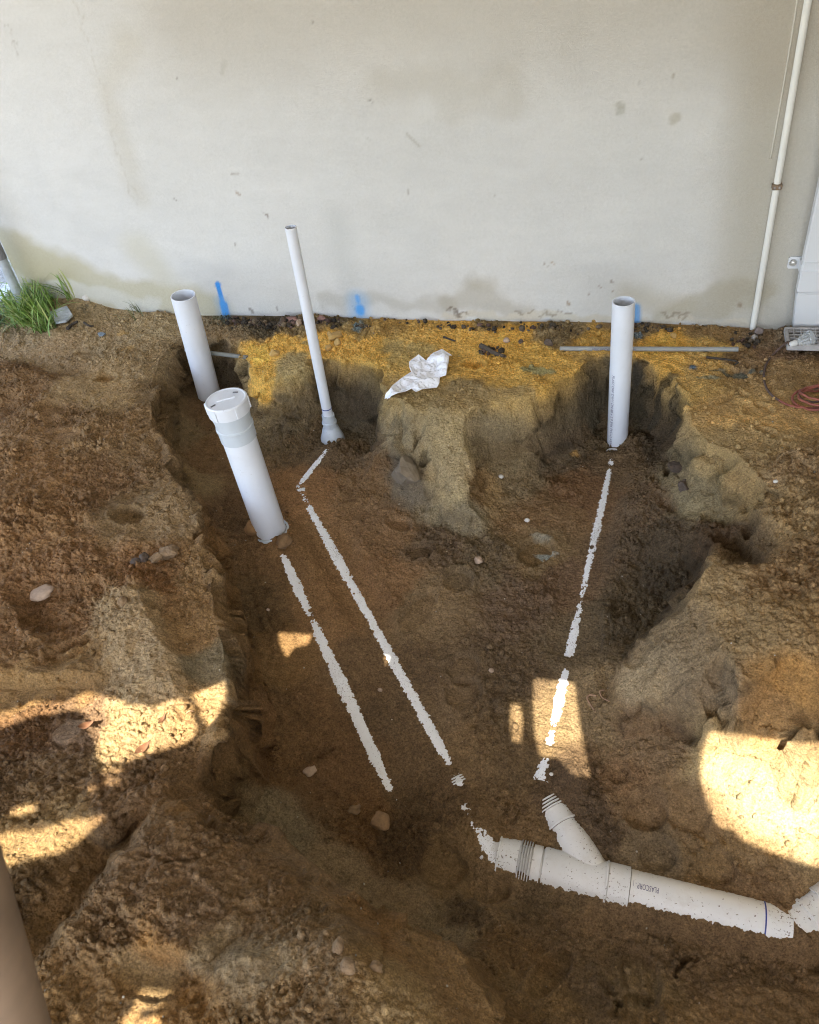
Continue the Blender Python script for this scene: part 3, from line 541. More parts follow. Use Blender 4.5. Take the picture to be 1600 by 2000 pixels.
# the junction in the foreground
RM = .055
def AX(px): # main axis point below image column px
    return at_z(px, 1672 + (px - 960) * .2474, -.498 - (px - 960) / 570 * .03)
MA, MB = AX(958), AX(1600)
md = (MB - MA) / np.linalg.norm(MB - MA)
def MS(px): return float((AX(px) - MA) @ md)
bury(MA, AX(1541), RM, [(-.1, .050), (.02, .050), (.15, .061), (.6, .061), (1.05, .056)], soft=.05, ext=.0, nz=.55)
BB = AX(1165); BA = at_z(1074, 1572, -.478); bd = (BA - BB) / np.linalg.norm(BA - BB); BL = np.linalg.norm(BA - BB)
bury(BB, BA, .05, [(-.1, .059), (.5, .056), (.8, .053), (1.02, .049)], soft=.05, nz=.6)
EA = at_z(1050, 1530, -.475)
bury(BA, EA, .045, [(-.1, .006), (.05, .008), (.35, .006), (.55, -.008), (1.05, -.012)], soft=.05, nz=1.3)
FA = at_z(905, 1585, -.478)
bury(MA, FA, .052, [(-.1, .040), (.08, .026), (.3, .012), (.5, .0), (.65, -.010), (.9, .003), (1.05, .0), (1.2, -.01)], soft=.05, nz=2.6)
EL0 = AX(1549); EL1 = at_z(1625, 1765, -.515)
bury(EL0, EL1, .055, [(-.3, .02), (-.03, .0), (.03, .040), (.4, .056), (1.2, .056)], soft=.05, nz=.6)
# mounds of sand round pipe feet
def heap(px, py, r, h):
    global Zt
    c = hitz(px, py); Zt += (h * np.exp(-((XX - c[0]) ** 2 + (YY - c[1]) ** 2) / (r * r))).astype(np.float32)
heap(1110, 1515, .055, .03); heap(1140, 1550, .06, .02); heap(500, 1050, .05, .025); heap(545, 1060, .03, .02); heap(1240, 870, .07, .03); heap(930, 1795, .09, .025); heap(1048, 1556, .022, .014)

# ------------------------------------------------------------------ fine relief
LO = np.clip(LOOSE * (1 - .9 * FLAT), 0, 1) * (1 - .85 * NEAR); FL = LO * (1 - STEEP)
big = fbm2(XX, YY, 5, 3, 61) * .011 * (1 - NEAR)
med = fbm2(XX, YY, 16, 4, 66, .55) * (.0085 * (.25 + LO)) * (1 - .9 * NEAR)
mod = np.clip(.5 + 1.1 * fbm2(XX, YY, 4.5, 2, 71), 0, 1.2)
cellw = 1
qx2 = XX + .006 * pn2(XX * 45, YY * 45, 72); qy2 = YY + .006 * pn2(XX * 45, YY * 45, 73)
SM_ = 1 - .85 * STEEP
big = big * SM_; med = med * SM_
cr = crumbs(qx2, qy2, .050, 74, .30) * .5 * np.clip(mod - .25, 0, 1) + crumbs(qx2, qy2, .027, 75, .5) * .5 * mod + crumbs(XX, YY, .015, 76, .7) * .45 + crumbs(XX, YY, .0095, 78, .85) * .9 * (.5 + .5 * mod)
pk_ = SM_ * (1 - np.abs(fbm2(XX, YY, 11, 3, 68))) ** 3 * .012 * (1 - LO) * (1 - NEAR) * smooth01(SLOPE / .5) * (1 - FLAT)
bil_ = -(np.abs(pn2(XX * 21, YY * 21, 171)) * .009 + np.abs(pn2(XX * 43 + 5, YY * 43, 172)) * .006 + np.abs(pn2(XX * 88, YY * 88 + 3, 173)) * .0035) * (.12 + LO) * (1 - .9 * NEAR) * (1 - .8 * FLAT) * SM_
Zf = Zt + bil_ + pk_ + big + med + cr * (.05 + .24 * smooth01((LO - .2) / .2) + FL * (.15 + .75 * FL)) * 1.3 * (1 - STEEP) * (1 - .9 * NEAR) * (1 - .75 * FLAT) + fbm2(XX, YY, 90, 2, 77) * .0026 * (.25 + LO) * (1 - .8 * NEAR)
# blend the border to the surrounding sheet
ed = np.minimum(np.minimum(XX - GX0, GX1 - XX), YY - GY0); Zf = np.where(YY > YW - .01, Zt, Zf)
kb = smooth01(ed / .25); Zf = Zf * kb + (1 - kb) * np.where(XX > .3, Zf * .6, 0.0)
# cut faces: push along the normal with 3-D noise
gyv, gxv = np.gradient(blur(Zt, 2), GS); nl = np.sqrt(gxv ** 2 + gyv ** 2 + 1); nx, ny, nz = -gxv / nl, -gyv / nl, 1 / nl
VX, VY, VZ = XX.copy(), YY.copy(), Zf.astype(np.float64)
ms = (STEEP > .02) & (XX > -2.6)
x, y, z = XX[ms], YY[ms], Zt[ms].astype(np.float64)
def facets(x, y, z, cell, seed, tilt, step):
    """broken, angular faces: each cell is a plane with its own tilt and depth"""
    X, Y, Zc = x / cell, y / cell, z / cell; i, j, k = (np.floor(t).astype(np.int32) for t in (X, Y, Zc)); bd_ = np.full(X.shape, 9.); val = np.zeros(X.shape)
    for a in (-1, 0, 1):
        for b in (-1, 0, 1):
            for c in (-1, 0, 1):
                h = _P[(_h2(i + a, j + b, seed) + k + c) & 4095]; h1, h2, h3 = _P[(h + 71) & 4095], _P[(h + 517) & 4095], _P[(h + 1205) & 4095]
                dx = X - (i + a + h1 / 4096.); dy = Y - (j + b + h2 / 4096.); dz = Zc - (k + c + h3 / 4096.); d2 = dx * dx + dy * dy + dz * dz
                gg = _G3[h & 255]; v_ = tilt * cell * (gg[:, 0] * dx + gg[:, 1] * dy + gg[:, 2] * dz) + step * cell * (h / 2048. - 1)
                m_ = d2 < bd_; bd_ = np.where(m_, d2, bd_); val = np.where(m_, v_, val)
    return val
xw = x + .02 * pn3(x * 20, y * 20, z * 20, 6); zw = z + .02 * pn3(x * 20, y * 20, z * 20, 7)
dsp = .016 * pn3(x * 8, y * 8, z * 9, 1) + facets(xw, y, zw, .13, 301, .42, .03) + facets(xw, y, zw, .05, 302, .26, .02) + .004 * pn3(x * 45, y * 45, z * 45, 3) + .0022 * pn3(x * 120, y * 120, z * 120, 4)
dsp = dsp * STEEP[ms] * (1 - NEAR[ms]) * (.25 + .75 * smooth01((LOOSE[ms] - .04) / .14)) * np.where((x > .08) & (y < 2.15), .5, np.where((x > -.85) & (x < -.15), .5, .85))
VX[ms] += dsp * nx[ms]; VY[ms] += dsp * ny[ms]; VZ[ms] += dsp * nz[ms]
Zs = VZ.astype(np.float32)                       # surface used for placing things
# colour variation: bands, dark patches, yellow fill, paint overspray
cv = COLR * (1 + .16 * fbm2(XX, YY, 3.5, 4, 81)[..., None]) * 1.0
cv = cv * (1 + .10 * fbm2(XX, YY, 30, 3, 85)[..., None] * np.array([1, 1, 1.1]))
org = smooth01((fbm2(XX, YY, 2.6, 4, 88) - .15) / .5)[..., None] * .12
cv = cv * (1 - org) + org * cv * np.array([1.08, .98, .78])
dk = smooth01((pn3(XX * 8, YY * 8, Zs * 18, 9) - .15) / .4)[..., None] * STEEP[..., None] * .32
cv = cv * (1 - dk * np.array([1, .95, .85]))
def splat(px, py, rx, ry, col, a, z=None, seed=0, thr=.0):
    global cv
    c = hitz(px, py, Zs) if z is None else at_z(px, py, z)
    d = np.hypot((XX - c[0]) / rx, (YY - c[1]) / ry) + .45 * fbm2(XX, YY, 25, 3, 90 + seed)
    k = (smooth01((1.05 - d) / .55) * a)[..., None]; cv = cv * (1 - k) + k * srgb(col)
for q in [(700, 640, .035, .05, (70, 130, 160), .55), (1052, 722, .09, .03, (110, 130, 100), .5), (1245, 655, .03, .04, (70, 120, 150), .55), (1355, 718, .018, .018, (30, 90, 130), .8), (1440, 735, .10, .02, (60, 95, 105), .6), (1390, 738, .05, .012, (80, 105, 100), .5), (440, 620, .03, .03, (90, 150, 200), .4), (430, 622, .06, .03, (90, 105, 80), .4),
          (600, 670, .05, .02, (120, 120, 90), .4), (1068, 1092, .04, .025, (150, 150, 148), .75), (1060, 1050, .045, .018, (120, 108, 92), .6), (1125, 888, .025, .02, (150, 104, 38), .7), (240, 650, .035, .03, (170, 130, 70), .6), (250, 680, .03, .03, (165, 125, 66), .5), (700, 1570, .0, .0, (0, 0, 0), 0),
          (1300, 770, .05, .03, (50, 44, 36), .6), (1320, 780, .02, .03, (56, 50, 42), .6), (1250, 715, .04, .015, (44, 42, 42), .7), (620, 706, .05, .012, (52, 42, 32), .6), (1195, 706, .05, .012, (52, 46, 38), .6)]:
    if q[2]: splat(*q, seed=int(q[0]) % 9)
lum = cv.mean(-1, keepdims=True); sat_ = .82 + .12 * smooth01((cv[..., 0] - cv[..., 2] - .2) / .2); cv = lum + (cv - lum) * sat_[..., None]
cv = cv * (1.0 + (np.array([.24, .36, .46]) * smooth01((-Zs - .10) / .18)[..., None]) * (1 - .6 * STEEP[..., None]))  # pit floor colour lifted by depth to offset the shade in the samples
cv = cv * (1 + .22 * smooth01((cv[..., 0] - cv[..., 2] - .22) / .15))[..., None]
cv = np.clip(cv * 1.5 * np.array([.98, 1.02, .95]), .004, .9)
V = np.stack([VX, VY, VZ], -1).reshape(-1, 3)
idx = np.arange(NX * NY, dtype=np.int32).reshape(NY, NX)
# full density where the pit is seen (with a wide margin), a quarter of it elsewhere
q_ = (V - EYE) @ ROT; px_ = CX + F * q_[:, 0] / np.maximum(.05, -q_[:, 2]); py_ = CY - F * q_[:, 1] / np.maximum(.05, -q_[:, 2])
vis = ((px_ > -220) & (px_ < 1820) & (py_ > 300) & (py_ < 2180) & (q_[:, 2] < -.1)).reshape(NY, NX)
vb = vis[::4, ::4]; blk = vb[:-1, :-1] | vb[1:, :-1] | vb[:-1, 1:] | vb[1:, 1:]
fm = np.repeat(np.repeat(blk, 4, 0), 4, 1)
Fq = np.stack([idx[:-1, :-1], idx[:-1, 1:], idx[1:, 1:], idx[1:, :-1]], -1)[fm]
ic = idx[::4, ::4]; Fc_ = np.stack([ic[:-1, :-1], ic[:-1, 1:], ic[1:, 1:], ic[1:, :-1]], -1)[~blk]
Fq = np.vstack([Fq, Fc_]); used = np.zeros(NX * NY, bool); used[Fq.ravel()] = True; rm = np.cumsum(used) - 1
Fq = rm[Fq].astype(np.int32); V = V[used]; NV = len(V)
# surrounding sheet out to the horizon
RV = []; RF = []
def patch(x0, x1, y0, y1, n=8):
    b = NV + len(RV)
    for j in range(n + 1):
        for i in range(n + 1): RV.append((x0 + (x1 - x0) * i / n, y0 + (y1 - y0) * j / n, -.003))
    for j in range(n):
        for i in range(n): q = b + j * (n + 1) + i; RF.append((q, q + 1, q + n + 2, q + n + 1))
B = 300.
patch(-B, B, GY1, B); patch(-B, B, -B, GY0); patch(-B, GX0, GY0, GY1); patch(GX1, B, GY0, GY1)
Vall = np.vstack([V, np.array(RV)]); Fall = np.vstack([Fq, np.array(RF, np.int32)])
Call = np.vstack([cv.reshape(-1, 3)[used], np.tile(srgb((172, 168, 160)), (len(RV), 1))])  # unseen outer ground coloured pale for neutral bounce light
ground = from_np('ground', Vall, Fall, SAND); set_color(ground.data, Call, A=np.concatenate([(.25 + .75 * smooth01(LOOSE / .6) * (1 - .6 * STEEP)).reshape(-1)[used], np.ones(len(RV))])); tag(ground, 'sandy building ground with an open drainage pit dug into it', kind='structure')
def hit(px, py): return hitz(px, py, Zs)
def zat(x, y): return float(bil(Zs, x, y))

# ------------------------------------------------------------------ rendered wall
XWL = at_y(24, 520, YW)[0]; XWR = 3.4
wn = .008
wxs = np.arange(XWL, 1.25, wn); wzs = np.arange(-.12, 1.75, wn); WX, WZ = np.meshgrid(wxs, wzs)
wc = np.ones(WX.shape + (3,)) * srgb((206, 204, 200))
def wp(px, py): p = at_y(px, py, YW); return p[0], p[2]
def wstain_shade(pts, rad, col, a, soft=.6, nz=.35, f=5, seed=0, sx=1.):
    """stain and painted shade band along a line of pixels on the wall"""
    global wc
    Q = np.array([wp(*p) for p in pts]); D = np.full(WX.shape, 9.)
    X = WX + .05 * nz * fbm2(WX, WZ, f, 3, 100 + seed); Zz = WZ + .05 * nz * fbm2(WX, WZ, f, 3, 105 + seed)
    for i in range(max(1, len(Q) - 1)):
        p = Q[i]; q = Q[min(i + 1, len(Q) - 1)]; d = q - p; L = d @ d + 1e-9
        t = np.clip(((X - p[0]) * d[0] + (Zz - p[1]) * d[1]) / L, 0, 1)
        D = np.minimum(D, np.hypot((X - p[0] - t * d[0]) * sx, Zz - p[1] - t * d[1]))
    k = (smooth01((rad * (1 + soft) - D) / (rad * 2 * soft + 1e-6)) * a)[..., None]
    wc = wc * (1 - k) + k * srgb(col)
wc *= (1 + .05 * fbm2(WX, WZ * 2.2, .9, 3, 110) + .03 * fbm2(WX, WZ * 1.5, 4, 3, 113) + .028 * fbm2(WX * .6, WZ * 1.6, 14, 3, 117))[..., None]
wstain_shade([(1540, -40), (1500, 200), (1480, 420), (1470, 560)], .10, (176, 169, 154), .65, .9, seed=1); wstain_shade([(1600, 60), (1545, 330), (1520, 560), (1490, 630)], .22, (178, 172, 159), .6, .7, seed=2)  # damp on the right, with the darker right-hand shade painted in
wstain_shade([(1490, 40), (1530, 110)], .14, (168, 158, 142), .45, .8, seed=3); wstain_shade([(380, 30), (700, 10), (1100, 0), (1500, 0)], .22, (178, 170, 156), .55, 1., seed=4)  # top right corner and top edge: shade painted into the wall colour
wstain_shade([(740, 170), (900, 175), (1000, 165)], .07, (182, 176, 164), .45, .9, 1.5, seed=5); wstain_shade([(250, 80), (210, 180), (245, 300), (270, 380)], .05, (190, 183, 168), .4, .9, seed=6)
wstain_shade([(0, 480), (60, 510), (150, 545), (240, 585), (330, 600), (420, 606)], .11, (176, 168, 140), .75, .35, .8, seed=7); wstain_shade([(20, 540), (120, 560)], .14, (166, 158, 126), .6, .8, seed=8)
wstain_shade([(95, 560), (150, 570), (230, 590), (300, 604)], .045, (196, 194, 184), .8, .4, .8, seed=9)
wstain_shade([(270, 480), (330, 560), (400, 600)], .07, (190, 184, 162), .5, .9, seed=10)
wstain_shade([(640, 600), (720, 582), (800, 590), (880, 600)], .035, (168, 162, 150), .45, .7, 1.2, seed=11); wstain_shade([(880, 590), (930, 570), (985, 590), (1010, 610)], .05, (166, 158, 142), .5, .5, 1., seed=12); wstain_shade([(930, 555), (960, 556)], .03, (170, 160, 140), .4, .9, seed=13)
wstain_shade([(1300, 615), (1380, 590), (1450, 570), (1500, 565)], .05, (166, 158, 138), .6, .5, 1., seed=14); wstain_shade([(1230, 580), (1330, 600)], .05, (182, 174, 154), .5, .9, seed=15); wstain_shade([(660, 430), (690, 600)], .05, (190, 190, 186), .45, 1., seed=16)
wstain_shade([(870, 618), (1000, 618), (1160, 622), (1460, 630)], .016, (200, 192, 176), .8, .3, .5, 9, seed=17)
for L in ([(878, 608), (905, 612), (918, 614)], [(880, 612), (910, 609)], [(1000, 609), (1040, 611)], [(1060, 610), (1080, 612), (1110, 611)], [(1300, 613), (1340, 616)]): wstain_shade(L, .006, (104, 88, 70), .5, .5, .5, 25, seed=18)
for p, r, c in [((1211, 205), .018, (168, 164, 152)), ((1211, 213), .02, (166, 162, 150)), ((1317, 229), .022, (172, 165, 148)), ((723, 196), .007, (80, 72, 64)), ((344, 150), .006, (110, 100, 90)), ((465, 378), .008, (140, 112, 84)), ((521, 420), .006, (96, 72, 50)), ((515, 415), .005, (110, 84, 60)), ((1446, 594), .012, (120, 100, 72)), ((1078, 511), .007, (150, 118, 70)), ((1065, 515), .005, (130, 110, 90)), ((1195, 548), .007, (120, 100, 84)), ((1170, 560), .006, (140, 118, 96)), ((1150, 572), .006, (130, 108, 86)), ((1196, 565), .006, (130, 108, 80)), ((1108, 592), .009, (140, 110, 74)), ((1245, 160), .005, (130, 120, 110)), ((1310, 146), .006, (150, 140, 124)), ((610, 40), .005, (120, 112, 104)), ((460, 476), .005, (120, 110, 96)), ((796, 372), .006, (150, 142, 130)), ((965, 380), .006, (160, 152, 140)), ((1250, 310), .005, (150, 142, 130)), ((340, 388), .005, (130, 122, 112)), ((720, 268), .006, (170, 166, 158)), ((1155, 540), .005, (140, 120, 100)), ((1225, 490), .005, (110, 104, 96)), ((490, 605), .009, (96, 84, 72)), ((540, 600), .008, (110, 100, 88)), ((690, 600), .006, (150, 140, 120))]:
    wstain_shade([p, (p[0] + 2, p[1] + 3)], r * .75, c, .6, .4, .2, 30, seed=int(p[0]) % 7)
wstain_shade([(795, 263), (820, 287)], .005, (170, 164, 152), .7, .8, .2); wstain_shade([(435, 120), (430, 145)], .01, (176, 170, 160), .5, .8); wstain_shade([(455, 340), (470, 340)], .003, (150, 140, 128), .7)
wstain_shade([(140, 0), (175, 90), (205, 180), (225, 260), (240, 330), (270, 400)], .003, (182, 175, 164), .4, .6, .6, 12, seed=3); wstain_shade([(0, 40), (20, 60), (40, 110)], .0025, (160, 152, 142), .45, .6, .5, 20)
BLUE = (52, 140, 218)
wstain_shade([(426, 555), (426, 557)], .014, BLUE, .95, .25, .1); wstain_shade([(428, 562), (434, 585), (441, 615)], .012, BLUE, .95, .3, .08); wstain_shade([(438, 595), (442, 620)], .021, BLUE, .95, .3, .08); wstain_shade([(434, 590), (440, 616)], .034, (120, 176, 226), .35, .7, .1)
wstain_shade([(699, 580), (701, 590)], .010, BLUE, .75, .6, .1); wstain_shade([(704, 604), (704, 608)], .022, BLUE, .95, .45, .1); wstain_shade([(700, 588), (701, 616)], .045, (110, 170, 222), .5, .9, .1); wstain_shade([(1243, 600), (1241, 635)], .02, (70, 146, 210), .8, .5, .1)
wv = np.stack([WX, np.full_like(WX, YW) + .0025 * fbm2(WX, WZ, 3, 3, 120), WZ], -1).reshape(-1, 3)
nyw, nxw = WX.shape; iw = np.arange(nxw * nyw).reshape(nyw, nxw)
wf = np.stack([iw[:-1, :-1], iw[:-1, 1:], iw[1:, 1:], iw[1:, :-1]], -1).reshape(-1, 4)
m, n, b = new_mat('cement render'); tc = N(n, 'TexCoord').outputs['Object']; at = N(n, 'Attribute', attribute_name='Col')
c = mix(n, 1., at.outputs['Color'], ramp(n, noise_n(n, 90, 5, .7, tc).outputs[0], [(.3, (.94, .94, .93)), (.7, (1.05, 1.05, 1.05))]).outputs[0], 'MULTIPLY')
c = mix(n, 1., c, ramp(n, noise_n(n, 450, 3, .7, tc).outputs[0], [(.25, (.80, .80, .79)), (.6, (1.06, 1.06, 1.06))]).outputs[0], 'MULTIPLY')
n.links.new(c, b.inputs['Base Color']); b.inputs['Roughness'].default_value = .9; b.inputs['Specular IOR Level'].default_value = .2
bp = N(n, 'Bump'); bp.inputs['Strength'].default_value = .5; bp.inputs['Distance'].default_value = .0022; n.links.new(noise_n(n, 260, 4, .7, tc).outputs[0], bp.inputs['Height']); n.links.new(bp.outputs[0], b.inputs['Normal'])
RENDER = m
wall = empty('rendered_wall', (0, YW, 0), 'tall grey cement rendered wall with damp stains rising behind the pit', 'wall')
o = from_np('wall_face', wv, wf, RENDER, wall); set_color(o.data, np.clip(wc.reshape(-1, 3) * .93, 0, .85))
plain = simple('plain render', tuple(srgb((196, 192, 180))), .9, .08, 4)
bm = bmesh.new(); box(bm, (XWL, YW + .006, -.3), (XWR, YW + .22, 2.42)); box(bm, (XWL, YW - .0005, 1.742), (1.242, YW + .0055, 2.42)); box(bm, (1.242, YW - .0005, -.3), (XWR, YW + .0055, 2.42))
from_bm('wall_core', bm, plain, wall)
bm = bmesh.new(); box(bm, (2.0, -1.6, -.3), (2.15, YW - .002, 2.42)); from_bm('shade_side_wall', bm, plain, wall)  # unseen side wall added to darken the right and direct the light
# raised render edge beside the conduit
# ------------------------------------------------------------------ unseen roof added to shade the work area, gaps cut to the sun patches
ROOFZ = 2.44
SUNPATCH = [
 [(0, 1390), (45, 1382), (60, 1370), (125, 1372), (170, 1352), (215, 1362), (250, 1377), (300, 1380), (348, 1364), (372, 1378), (378, 1400), (384, 1434), (360, 1455), (288, 1476), (252, 1490), (198, 1488), (192, 1467), (180, 1440), (168, 1402), (150, 1388), (120, 1391), (60, 1402), (0, 1425), (-60, 1445), (-60, 1400)],
 [(372, 1358), (420, 1338), (438, 1330), (455, 1353), (450, 1377), (420, 1407), (402, 1423), (393, 1398), (388, 1380)],
 [(-40, 1630), (0, 1628), (80, 1622), (130, 1602), (165, 1600), (210, 1592), (190, 1615), (165, 1635), (150, 1650), (120, 1668), (60, 1680), (0, 1700), (-40, 1712)],
 [(543, 1236), (610, 1240), (600, 1260), (578, 1264), (562, 1284), (548, 1264)],
 [(999, 1374), (1016, 1376), (1021, 1415), (1019, 1452), (1002, 1450), (997, 1410)],
 [(1043, 1326), (1122, 1334), (1130, 1400), (1140, 1460), (1153, 1520), (1120, 1513), (1090, 1482), (1056, 1478), (1046, 1440), (1042, 1380)],
 [(1381, 1428), (1430, 1434), (1480, 1441), (1540, 1447), (1640, 1452), (1700, 1640), (1660, 1712), (1600, 1694), (1560, 1684), (1537, 1677), (1500, 1663), (1452, 1643), (1432, 1620), (1408, 1618), (1393, 1597), (1376, 1547), (1370, 1512)],
 [(270, 1934), (310, 1938), (328, 1940), (329, 1958), (305, 1968), (290, 1970), (274, 1974), (266, 1985), (285, 1992), (300, 1986), (320, 1990), (310, 2010), (250, 2060), (225, 2010), (262, 1968)],
 [(749, 1280), (762, 1284), (772, 1310), (758, 1308)],
 [(200, 1500), (212, 1496), (240, 1500), (238, 1512), (205, 1514)], [(205, 1520), (232, 1520), (234, 1532), (207, 1533)], [(170, 1536), (186, 1535), (186, 1548), (171, 1549)],
 [(20, 1582), (45, 1572), (78, 1570), (76, 1582), (40, 1594), (20, 1594)],
]
def up(p):
    t = (ROOFZ - p[2]) / SDIR[2]; return p + SDIR * t
RX0, RX1, RY0, RY1 = -4.1, 2.2, -2.9, YW + .02
rv = [Vector((RX0, RY0)), Vector((RX1, RY0)), Vector((RX1, RY1)), Vector((RX0, RY1))]; re = [(0, 1), (1, 2), (2, 3), (3, 0)]; holes = []
def inpoly(p, L):
    r = False
    for i in range(len(L)):
        a, b = L[i - 1], L[i]
        if (a[1] > p[1]) != (b[1] > p[1]) and p[0] < (b[0] - a[0]) * (p[1] - a[1]) / (b[1] - a[1]) + a[0]: r = not r
    return r
for L in SUNPATCH:
    Q = [up(hit(*p))[:2] for p in L]; b0 = len(rv); rv += [Vector(q) for q in Q]; re += [(b0 + i, b0 + (i + 1) % len(Q)) for i in range(len(Q))]; holes.append(Q)
for x in np.arange(RX0 + .4, RX1, .4):
    for y in np.arange(RY0 + .4, RY1 - .1, .4): rv.append(Vector((x, y)))
cd = geometry.delaunay_2d_cdt(rv, re, [], 0, 1e-5)
bm = bmesh.new(); bv = [bm.verts.new((v.x, v.y, ROOFZ)) for v in cd[0]]
for t in cd[2]:
    c = sum((cd[0][k] for k in t), Vector((0, 0))) / 3
    if not any(inpoly(c, Lh) for Lh in holes): bm.faces.new([bv[k] for k in t])
ROOFM = simple('shade roof sheeting', (.52, .50, .46), .7, .1, 3)
roof = empty('shade_roof', (0, 0, ROOFZ), 'unseen sheet roof added to shade the pit, gaps cut to the sun patches', 'roof')
o = from_bm('shade_roof_sheet', bm, ROOFM, roof); md_ = o.modifiers.new('thick', 'SOLIDIFY'); md_.thickness = .004; md_.offset = 1
for x in (-4.0,):
    bm = bmesh.new(); box(bm, (x - .05, -2.9, -.05), (x + .05, -2.8, ROOFZ - .004)); from_bm('post', bm, simple('post timber', (.3, .2, .12), .8), roof)  # post of the added shade roof

# ------------------------------------------------------------------ standing pipes
def rad(wpx, p): return wpx * depth(p) / F / 2
def standpipe(pb, pt, wt, name, label, below=.12, mat=PVC, group=None):
    r = rad(wt, pt); d = pt - pb; L = np.linalg.norm(d); e = empty(name, pb, label, 'pipe', group)
    lathe('pipe', pb, d, tube(-below, L, r, .0055), mat, e); return e, r, d / L, L
# right pipe
YR = 2.79; pb = at_y(1205.5, 868, YR); pt = at_y(1218.5, 588, YR)
e, r, d, L = standpipe(pb, pt, 44.5, 'open_standpipe', 'open white plastic pipe with a line of small print, in the right hand hole', mat=PVC); RPIPE = e
def letters(txt, size, place, mat, parent, name='lettering', cuts=1, xs=1.):
    cu = bpy.data.curves.new('t', 'FONT'); cu.body = txt; cu.size = size; cu.resolution_u = 3
    ob = bpy.data.objects.new('t', cu); COL.objects.link(ob); bpy.context.view_layer.update()
    me = bpy.data.meshes.new_from_object(ob); bpy.data.objects.remove(ob); bpy.data.curves.remove(cu)
    bm = bmesh.new(); bm.from_mesh(me); bmesh.ops.triangulate(bm, faces=bm.faces)
    if cuts: bmesh.ops.subdivide_edges(bm, edges=bm.edges, cuts=cuts)
    for v in bm.verts: v.co = Vector(place(v.co.x * xs, v.co.y))
    bm.to_mesh(me); bm.free(); me.name = name
    return link_mesh(name, me, mat, parent)
def around(p0, d, r, s0, phi0, flip=1, axis_down=True):
    """print running along the pipe axis; phi measured from the direction facing the camera"""
    d = np.asarray(d) / np.linalg.norm(d); c = EYE - p0; c = c - d * (c @ d); c /= np.linalg.norm(c); k = np.cross(d, c)
    def f(x, y):
        a = phi0 + flip * y / r; return p0 + d * (s0 + (-x if axis_down else x)) + (r + .0006) * (math.cos(a) * c + math.sin(a) * k)
    return f
letters('PLASCORP DWV DN 80 x 2.9 SN6 PVC-U AS/NZS 1260  08 14', .0165, around(pb, d, r, L * .545, -.80, 1), INK, e)
# left pipe in the trench
YL = 2.86; pb = at_y(414, 790, YL); pt = at_y(357.5, 576.5, YL - .01)
e, r, d, L = standpipe(pb, pt, 48.5, 'open_standpipe', 'open white plastic pipe standing in the dark trench behind the capped pipe', below=.14)
lathe('coupling', pb, d, [(-.14, r + .001), (-.14, r + .006), (L * .035, r + .006), (L * .04, r + .001)], PVCG, e)
bpt = pb + d * L * .68
# capped pipe
zb = hit(533, 1040)[2] - .015; pb = at_z(531, 1042, zb); yc = pb[1]; pt = at_y(441, 780, yc + .005)
r = rad(65, at_y(490, 905, yc)); d = pt - pb; L = np.linalg.norm(d); d /= L
e = empty('capped_pipe', pb, 'thick white pipe closed by a screw cap, leaning in the left part of the pit', 'pipe')
lathe('pipe', pb, d, [(-.12, r), (L * .80, r)], PVC, e)
lathe('collar', pb, d, [(L * .74, r + .0002), (L * .745, r + .0035), (L * .815, r + .004), (L * .82, r + .0065), (L * .832, r + .0065), (L * .836, r + .004), (L * .87, r + .004), (L * .90, r + .007), (L * .935, r + .007), (L * .94, r)], PVCG, e)
rc = r + .013
cp = lathe('screw_cap', pb, d, [(L * .925, r + .003), (L * .925, rc), (L * .995, rc + .001), (L * 1.003, rc - .003), (L * 1.003, rc - .007), (L * 1.000, rc - .009), (L * 1.000, 0.0004)], PVC, e, 64)
_, u_, v_ = frame(d)
bm = bmesh.new()
for k in range(6):
    a = k * math.pi / 3 + .35; c = pb + d * L * .962 + (rc + .001) * (math.cos(a) * u_ + math.sin(a) * v_)
    T = Matrix([[*(math.cos(a) * u_ + math.sin(a) * v_)], [*(-math.sin(a) * u_ + math.cos(a) * v_)], [*d]]).transposed().to_4x4(); T.translation = c
    bmesh.ops.create_cube(bm, size=1, matrix=T @ Matrix.Diagonal((.005, .008, L * .068, 1)))
    lug = from_bm('lug', bm, PVC, cp); bm = bmesh.new()
T = Matrix([[*u_], [*v_], [*d]]).transposed().to_4x4(); T.translation = pb + d * (L * 1.0)
bmesh.ops.create_cube(bm, size=1, matrix=T @ Matrix.Translation((0, 0, .002)) @ Matrix.Rotation(.5, 4, 'Z') @ Matrix.Diagonal((.062, .010, .006, 1))); from_bm('grip_bar', bm, PVC, cp)
cx0 = EYE - pt; cx0 = cx0 - d * (cx0 @ d); cx0 /= np.linalg.norm(cx0); kx = np.cross(d, cx0)
for s_, col in ((-.75, 1), (.62, 1)):
    bm = bmesh.new(); T2 = Matrix([[*kx], [*cx0], [*d]]).transposed().to_4x4(); T2.translation = pb + d * (L * 1.0005) + kx * s_ * rc * .85 + cx0 * (.25 if s_ < 0 else -.35) * rc
    bmesh.ops.create_cube(bm, size=1, matrix=T2 @ Matrix.Rotation(-.4 if s_ < 0 else .5, 4, 'Z') @ Matrix.Diagonal((.018, .005, .003, 1))); from_bm('slot', bm, simple('dark slot', (.12, .12, .13), .6), cp)
# socket at the foot, tilted and half covered
lathe('foot_socket', pb, d + cx0 * -.05 + kx * .03, [(-.12, r + .011), (.0, r + .012), (.018, r + .011), (.020, r + .007), (.018, r + .002)], PVCG, e)
